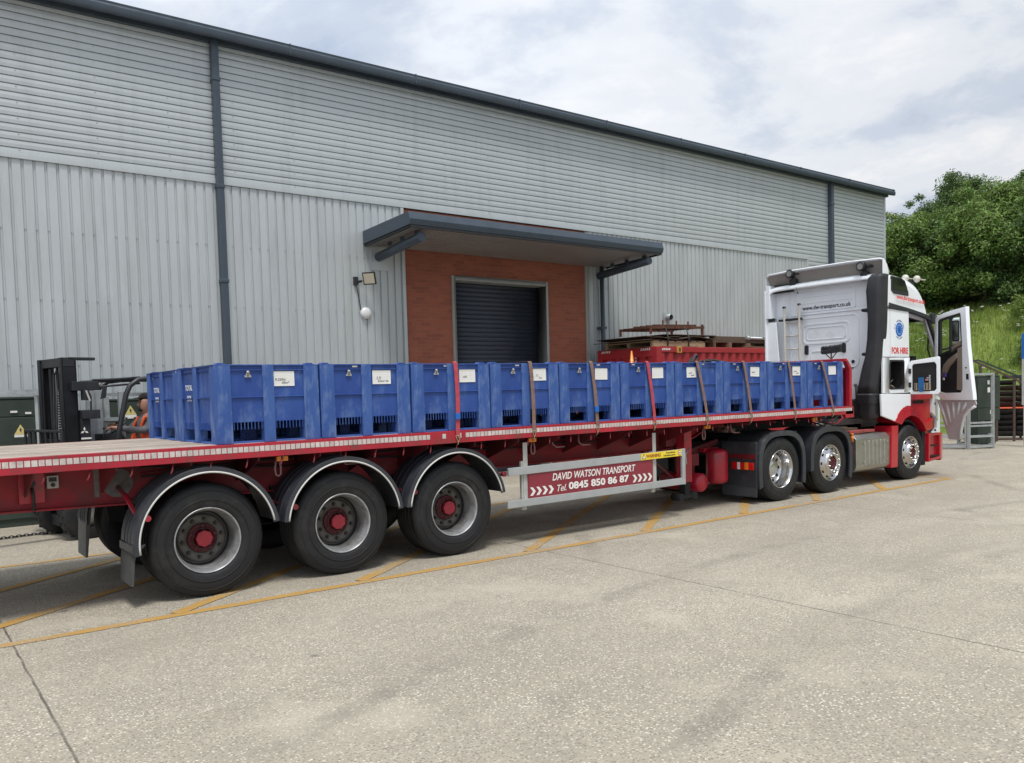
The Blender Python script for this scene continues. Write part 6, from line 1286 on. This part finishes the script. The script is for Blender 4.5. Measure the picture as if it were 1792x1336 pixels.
# ================================================================== RIGHT BACKGROUND
sr_=thing('stillage','galvanised open stillage frame on the concrete under the open cab door','stillage',(22.4,10.1,0))
for (x,y) in((22.9,9.62),(22.25,9.93),(24.0,9.75+.6),(23.5,10.75)): mb=MB(); mb.box(x-.035,x+.035,y-.035,y+.035,0,1.95 if x>22.6 else 1.93); mb.build('post',GALV,sr_,.004)
mb=MB()
c4=[(22.9,9.62),(22.25,9.93),(21.5,10.9),(23.5,10.75)]
for z in(.07,.33,1.93): 
    for a,b_ in(((22.9,9.62),(22.25,9.93)),((22.9,9.62),(24.0,10.35)),((22.25,9.93),(23.5,10.75)),((24.0,10.35),(23.5,10.75)),):
        if z<1 or (a==(22.9,9.62)): mb.bar((*a,z),(*b_,z),.06 if z<1 else .05)
for z in(.60,.68): mb.bar((22.9,9.62,z),(22.25,9.93,z),.045)
mb.build('rails',GALV,sr_)
st3=thing('stillage','low galvanised base frame beyond the red lorry step','stillage',(22,10.5,0)); mb=MB()
for z in(.08,.33): mb.bar((22.25,10.02,z),(21.6,11.6,z),.075); mb.bar((22.6,10.3,z),(22.1,11.9,z),.06)
for z in(.62,.75): mb.bar((22.25,10.02,z),(21.7,11.4,z),.05)
mb.bar((22.25,10.0,0),(22.25,10.0,.8),.05); mb.bar((21.6,11.6,0),(21.6,11.6,.8),.06); mb.bar((22.6,10.3,.33),(22.25,10.02,.33),.06)
mb.build('rails',GALV,st3)
gc=thing('electrical_cabinet','dark green tall cabinet standing inside the galvanised stillage at the right','electrical cabinet',(23.5,10.3,0)); GM=Matrix.Translation((23.35,10.12,0))@Matrix.Rotation(R(-25),4,'Z')
mb=MB(); mb.T=GM; mb.box(-.35,.35,-.28,.25,.70,1.86); mb.box(-.36,.36,-.29,.26,1.86,1.89); mb.box(-.25,.3,-.2,.2,.08,.66); o=mb.build('body',GRN,None,.01); put(o,gc)
mb=MB(); mb.T=GM; mb.box(-.34,.34,-.30,-.285,1.05,1.84); o=mb.build('door',GRN,None,.006); put(o,gc); mb=MB(); mb.T=GM; mb.box(-.34,.34,-.30,-.285,.72,1.03); o=mb.build('door',GRN,None,.006); put(o,gc)
mb=MB(); mb.T=GM
for (x,z,h) in((-.05,1.66,.11),(-.05,1.45,.13),(.03,.88,.10)): mb.box(x,x+.06 if h<.12 else x+.08,-.306,-.30,z,z+h)
o=mb.build('white_label',PAP,None); put(o,gc)
# stair railing climbing to the left
rg=thing('stair_railing','brown steel stair railing sloping down in front of the stacked black crates','railing',(25.7,10.8,0))
def pr_(x,y): return Vector((x,y,0))
A=Vector((25.05,11.12,0)); B=Vector((26.0,9.85,0)); H=[2.32,2.20,1.98,1.72,1.55]
fs_=[.0,.16,.42,.70,.98]
brn=mat('rail_brown',(.09,.06,.05),.6,.3,.2,6)
for f_,h in zip(fs_,H): mb=MB(); q=A.lerp(B,f_); mb.bar((q.x,q.y,0),(q.x,q.y,h),.055); mb.build('post',brn,rg)
mb=MB(); P0=A.lerp(B,-.05); P1=A.lerp(B,.05); mb.bar((P0.x,P0.y,2.33),(P1.x,P1.y,2.33),.05); mb.bar((P1.x,P1.y,2.33),(*A.lerp(B,1.0)[:2],1.53),.05); mb.bar((A.x,A.y,.06),(B.x,B.y,.06),.05); mb.build('handrail',brn,rg)
rg2=thing('stair_railing','dark green stair railing beyond the brown one, against the grass','railing',(26.7,11.5,0)); mb=MB(); A2=Vector((26.5,12.0,0)); B2=Vector((27.3,10.5,0)); mb.bar((26.2,12.5,2.38),(*A2.lerp(B2,.25)[:2],2.38),.05); mb.bar((*A2.lerp(B2,.25)[:2],2.38),(*B2[:2],1.75),.05); mb.build('handrail',mat('rail_green',(.03,.05,.045),.5),rg2)
for f_,h in((0,2.38),(.9,1.85)): q=A2.lerp(B2,f_); mb=MB(); mb.bar((q.x,q.y,0),(q.x,q.y,h),.05); mb.build('post',MAT['rail_green'],rg2)
# stacks of black crates behind the railing
crb=mat('crate_black',(.014,.014,.017),.35,0,.3,5)
proto_c=None; ci=0
rowsn=['left','middle','right']
lvl=['bottom','second','third','fourth','fifth','sixth','seventh','eighth','ninth','top']
bx0=Vector((26.25,11.35,0)); dv=Vector((.60,-.80,0)).normalized()
for s in range(3):
    for k in range(10 if s<2 else 9):
        z=.10+k*.162; c=bx0+dv*(s*.56)
        if proto_c is None:
            mb=MB(); mb.box(-.26,.26,-.35,.35,0,.02); mb.box(-.26,.26,-.35,-.33,0,.14); mb.box(-.26,.26,.33,.35,0,.14); mb.box(-.26,-.24,-.33,.33,0,.14); mb.box(.24,.26,-.33,.33,0,.14); mb.box(-.275,.275,-.365,-.35,.12,.142); mb.box(-.275,.275,.35,.365,.12,.142); mb.box(-.275,-.26,-.35,.35,.12,.142); mb.box(.26,.275,-.35,.35,.12,.142)
            o=proto_c=mb.build('plastic_crate',crb,None,.004)
        else: o=proto_c.copy(); COL.objects.link(o)
        o.location=(c.x+random.Random(ci).uniform(-.02,.02),c.y,z+(.05 if k>=5 else 0)); o.rotation_euler=(0,0,math.atan2(dv.y,dv.x)+random.Random(ci+5).uniform(-.03,.03)); ci+=1
        tag(o,'black plastic crate, %s in the %s stack behind the stair railing'%(lvl[k],rowsn[s]),'crate','black crates stacked behind the railing')
mb=MB(); mb.T=Matrix.Translation((26.3,11.0,.915))@Matrix.Rotation(math.atan2(dv.y,dv.x),4,'Z'); mb.box(-.35,.85,-.37,.3,0,.045); mb.box(-.30,.80,-.40,-.37,.005,.035)
tag(mb.build('orange_board',mat('board_orange',(.60,.10,.04),.6),None,.01),'flat orange board sandwiched halfway up the black crate stacks','board')
mb=MB(); mb.T=Matrix.Translation((26.3,11.05,1.79))@Matrix.Rotation(math.atan2(dv.y,dv.x),4,'Z'); mb.box(.35,1.35,-.35,.35,0,.015); mb.box(.30,.9,-.3,.2,.012,.10)
tag(mb.build('black_sheeting',BLK),'black plastic sheeting heaped on top of the crate stacks','sheeting')
mb=MB(); mb.box(27.02,27.4,10.28,10.40,1.0,2.78,0); mb.box(27.02,27.4,10.27,10.41,2.78,3.95,1) if False else None
mb=MB(); sx_,sy_=23.6,9.175
tag(None or mb.box(sx_,sx_+.08,sy_-.55,sy_+.03,1.1,2.30,0).box(sx_-.003,sx_+.083,sy_-.553,sy_+.033,2.30,2.95,1).box(sx_+.02,sx_+.06,sy_-.50,sy_-.44,0,1.1,0).box(sx_+.02,sx_+.06,sy_-.06,sy_-.0,0,1.1,0).build('sign_board',[LTGR,BLUT]),'tall blue and grey sign board cut off by the right edge of the picture','sign')
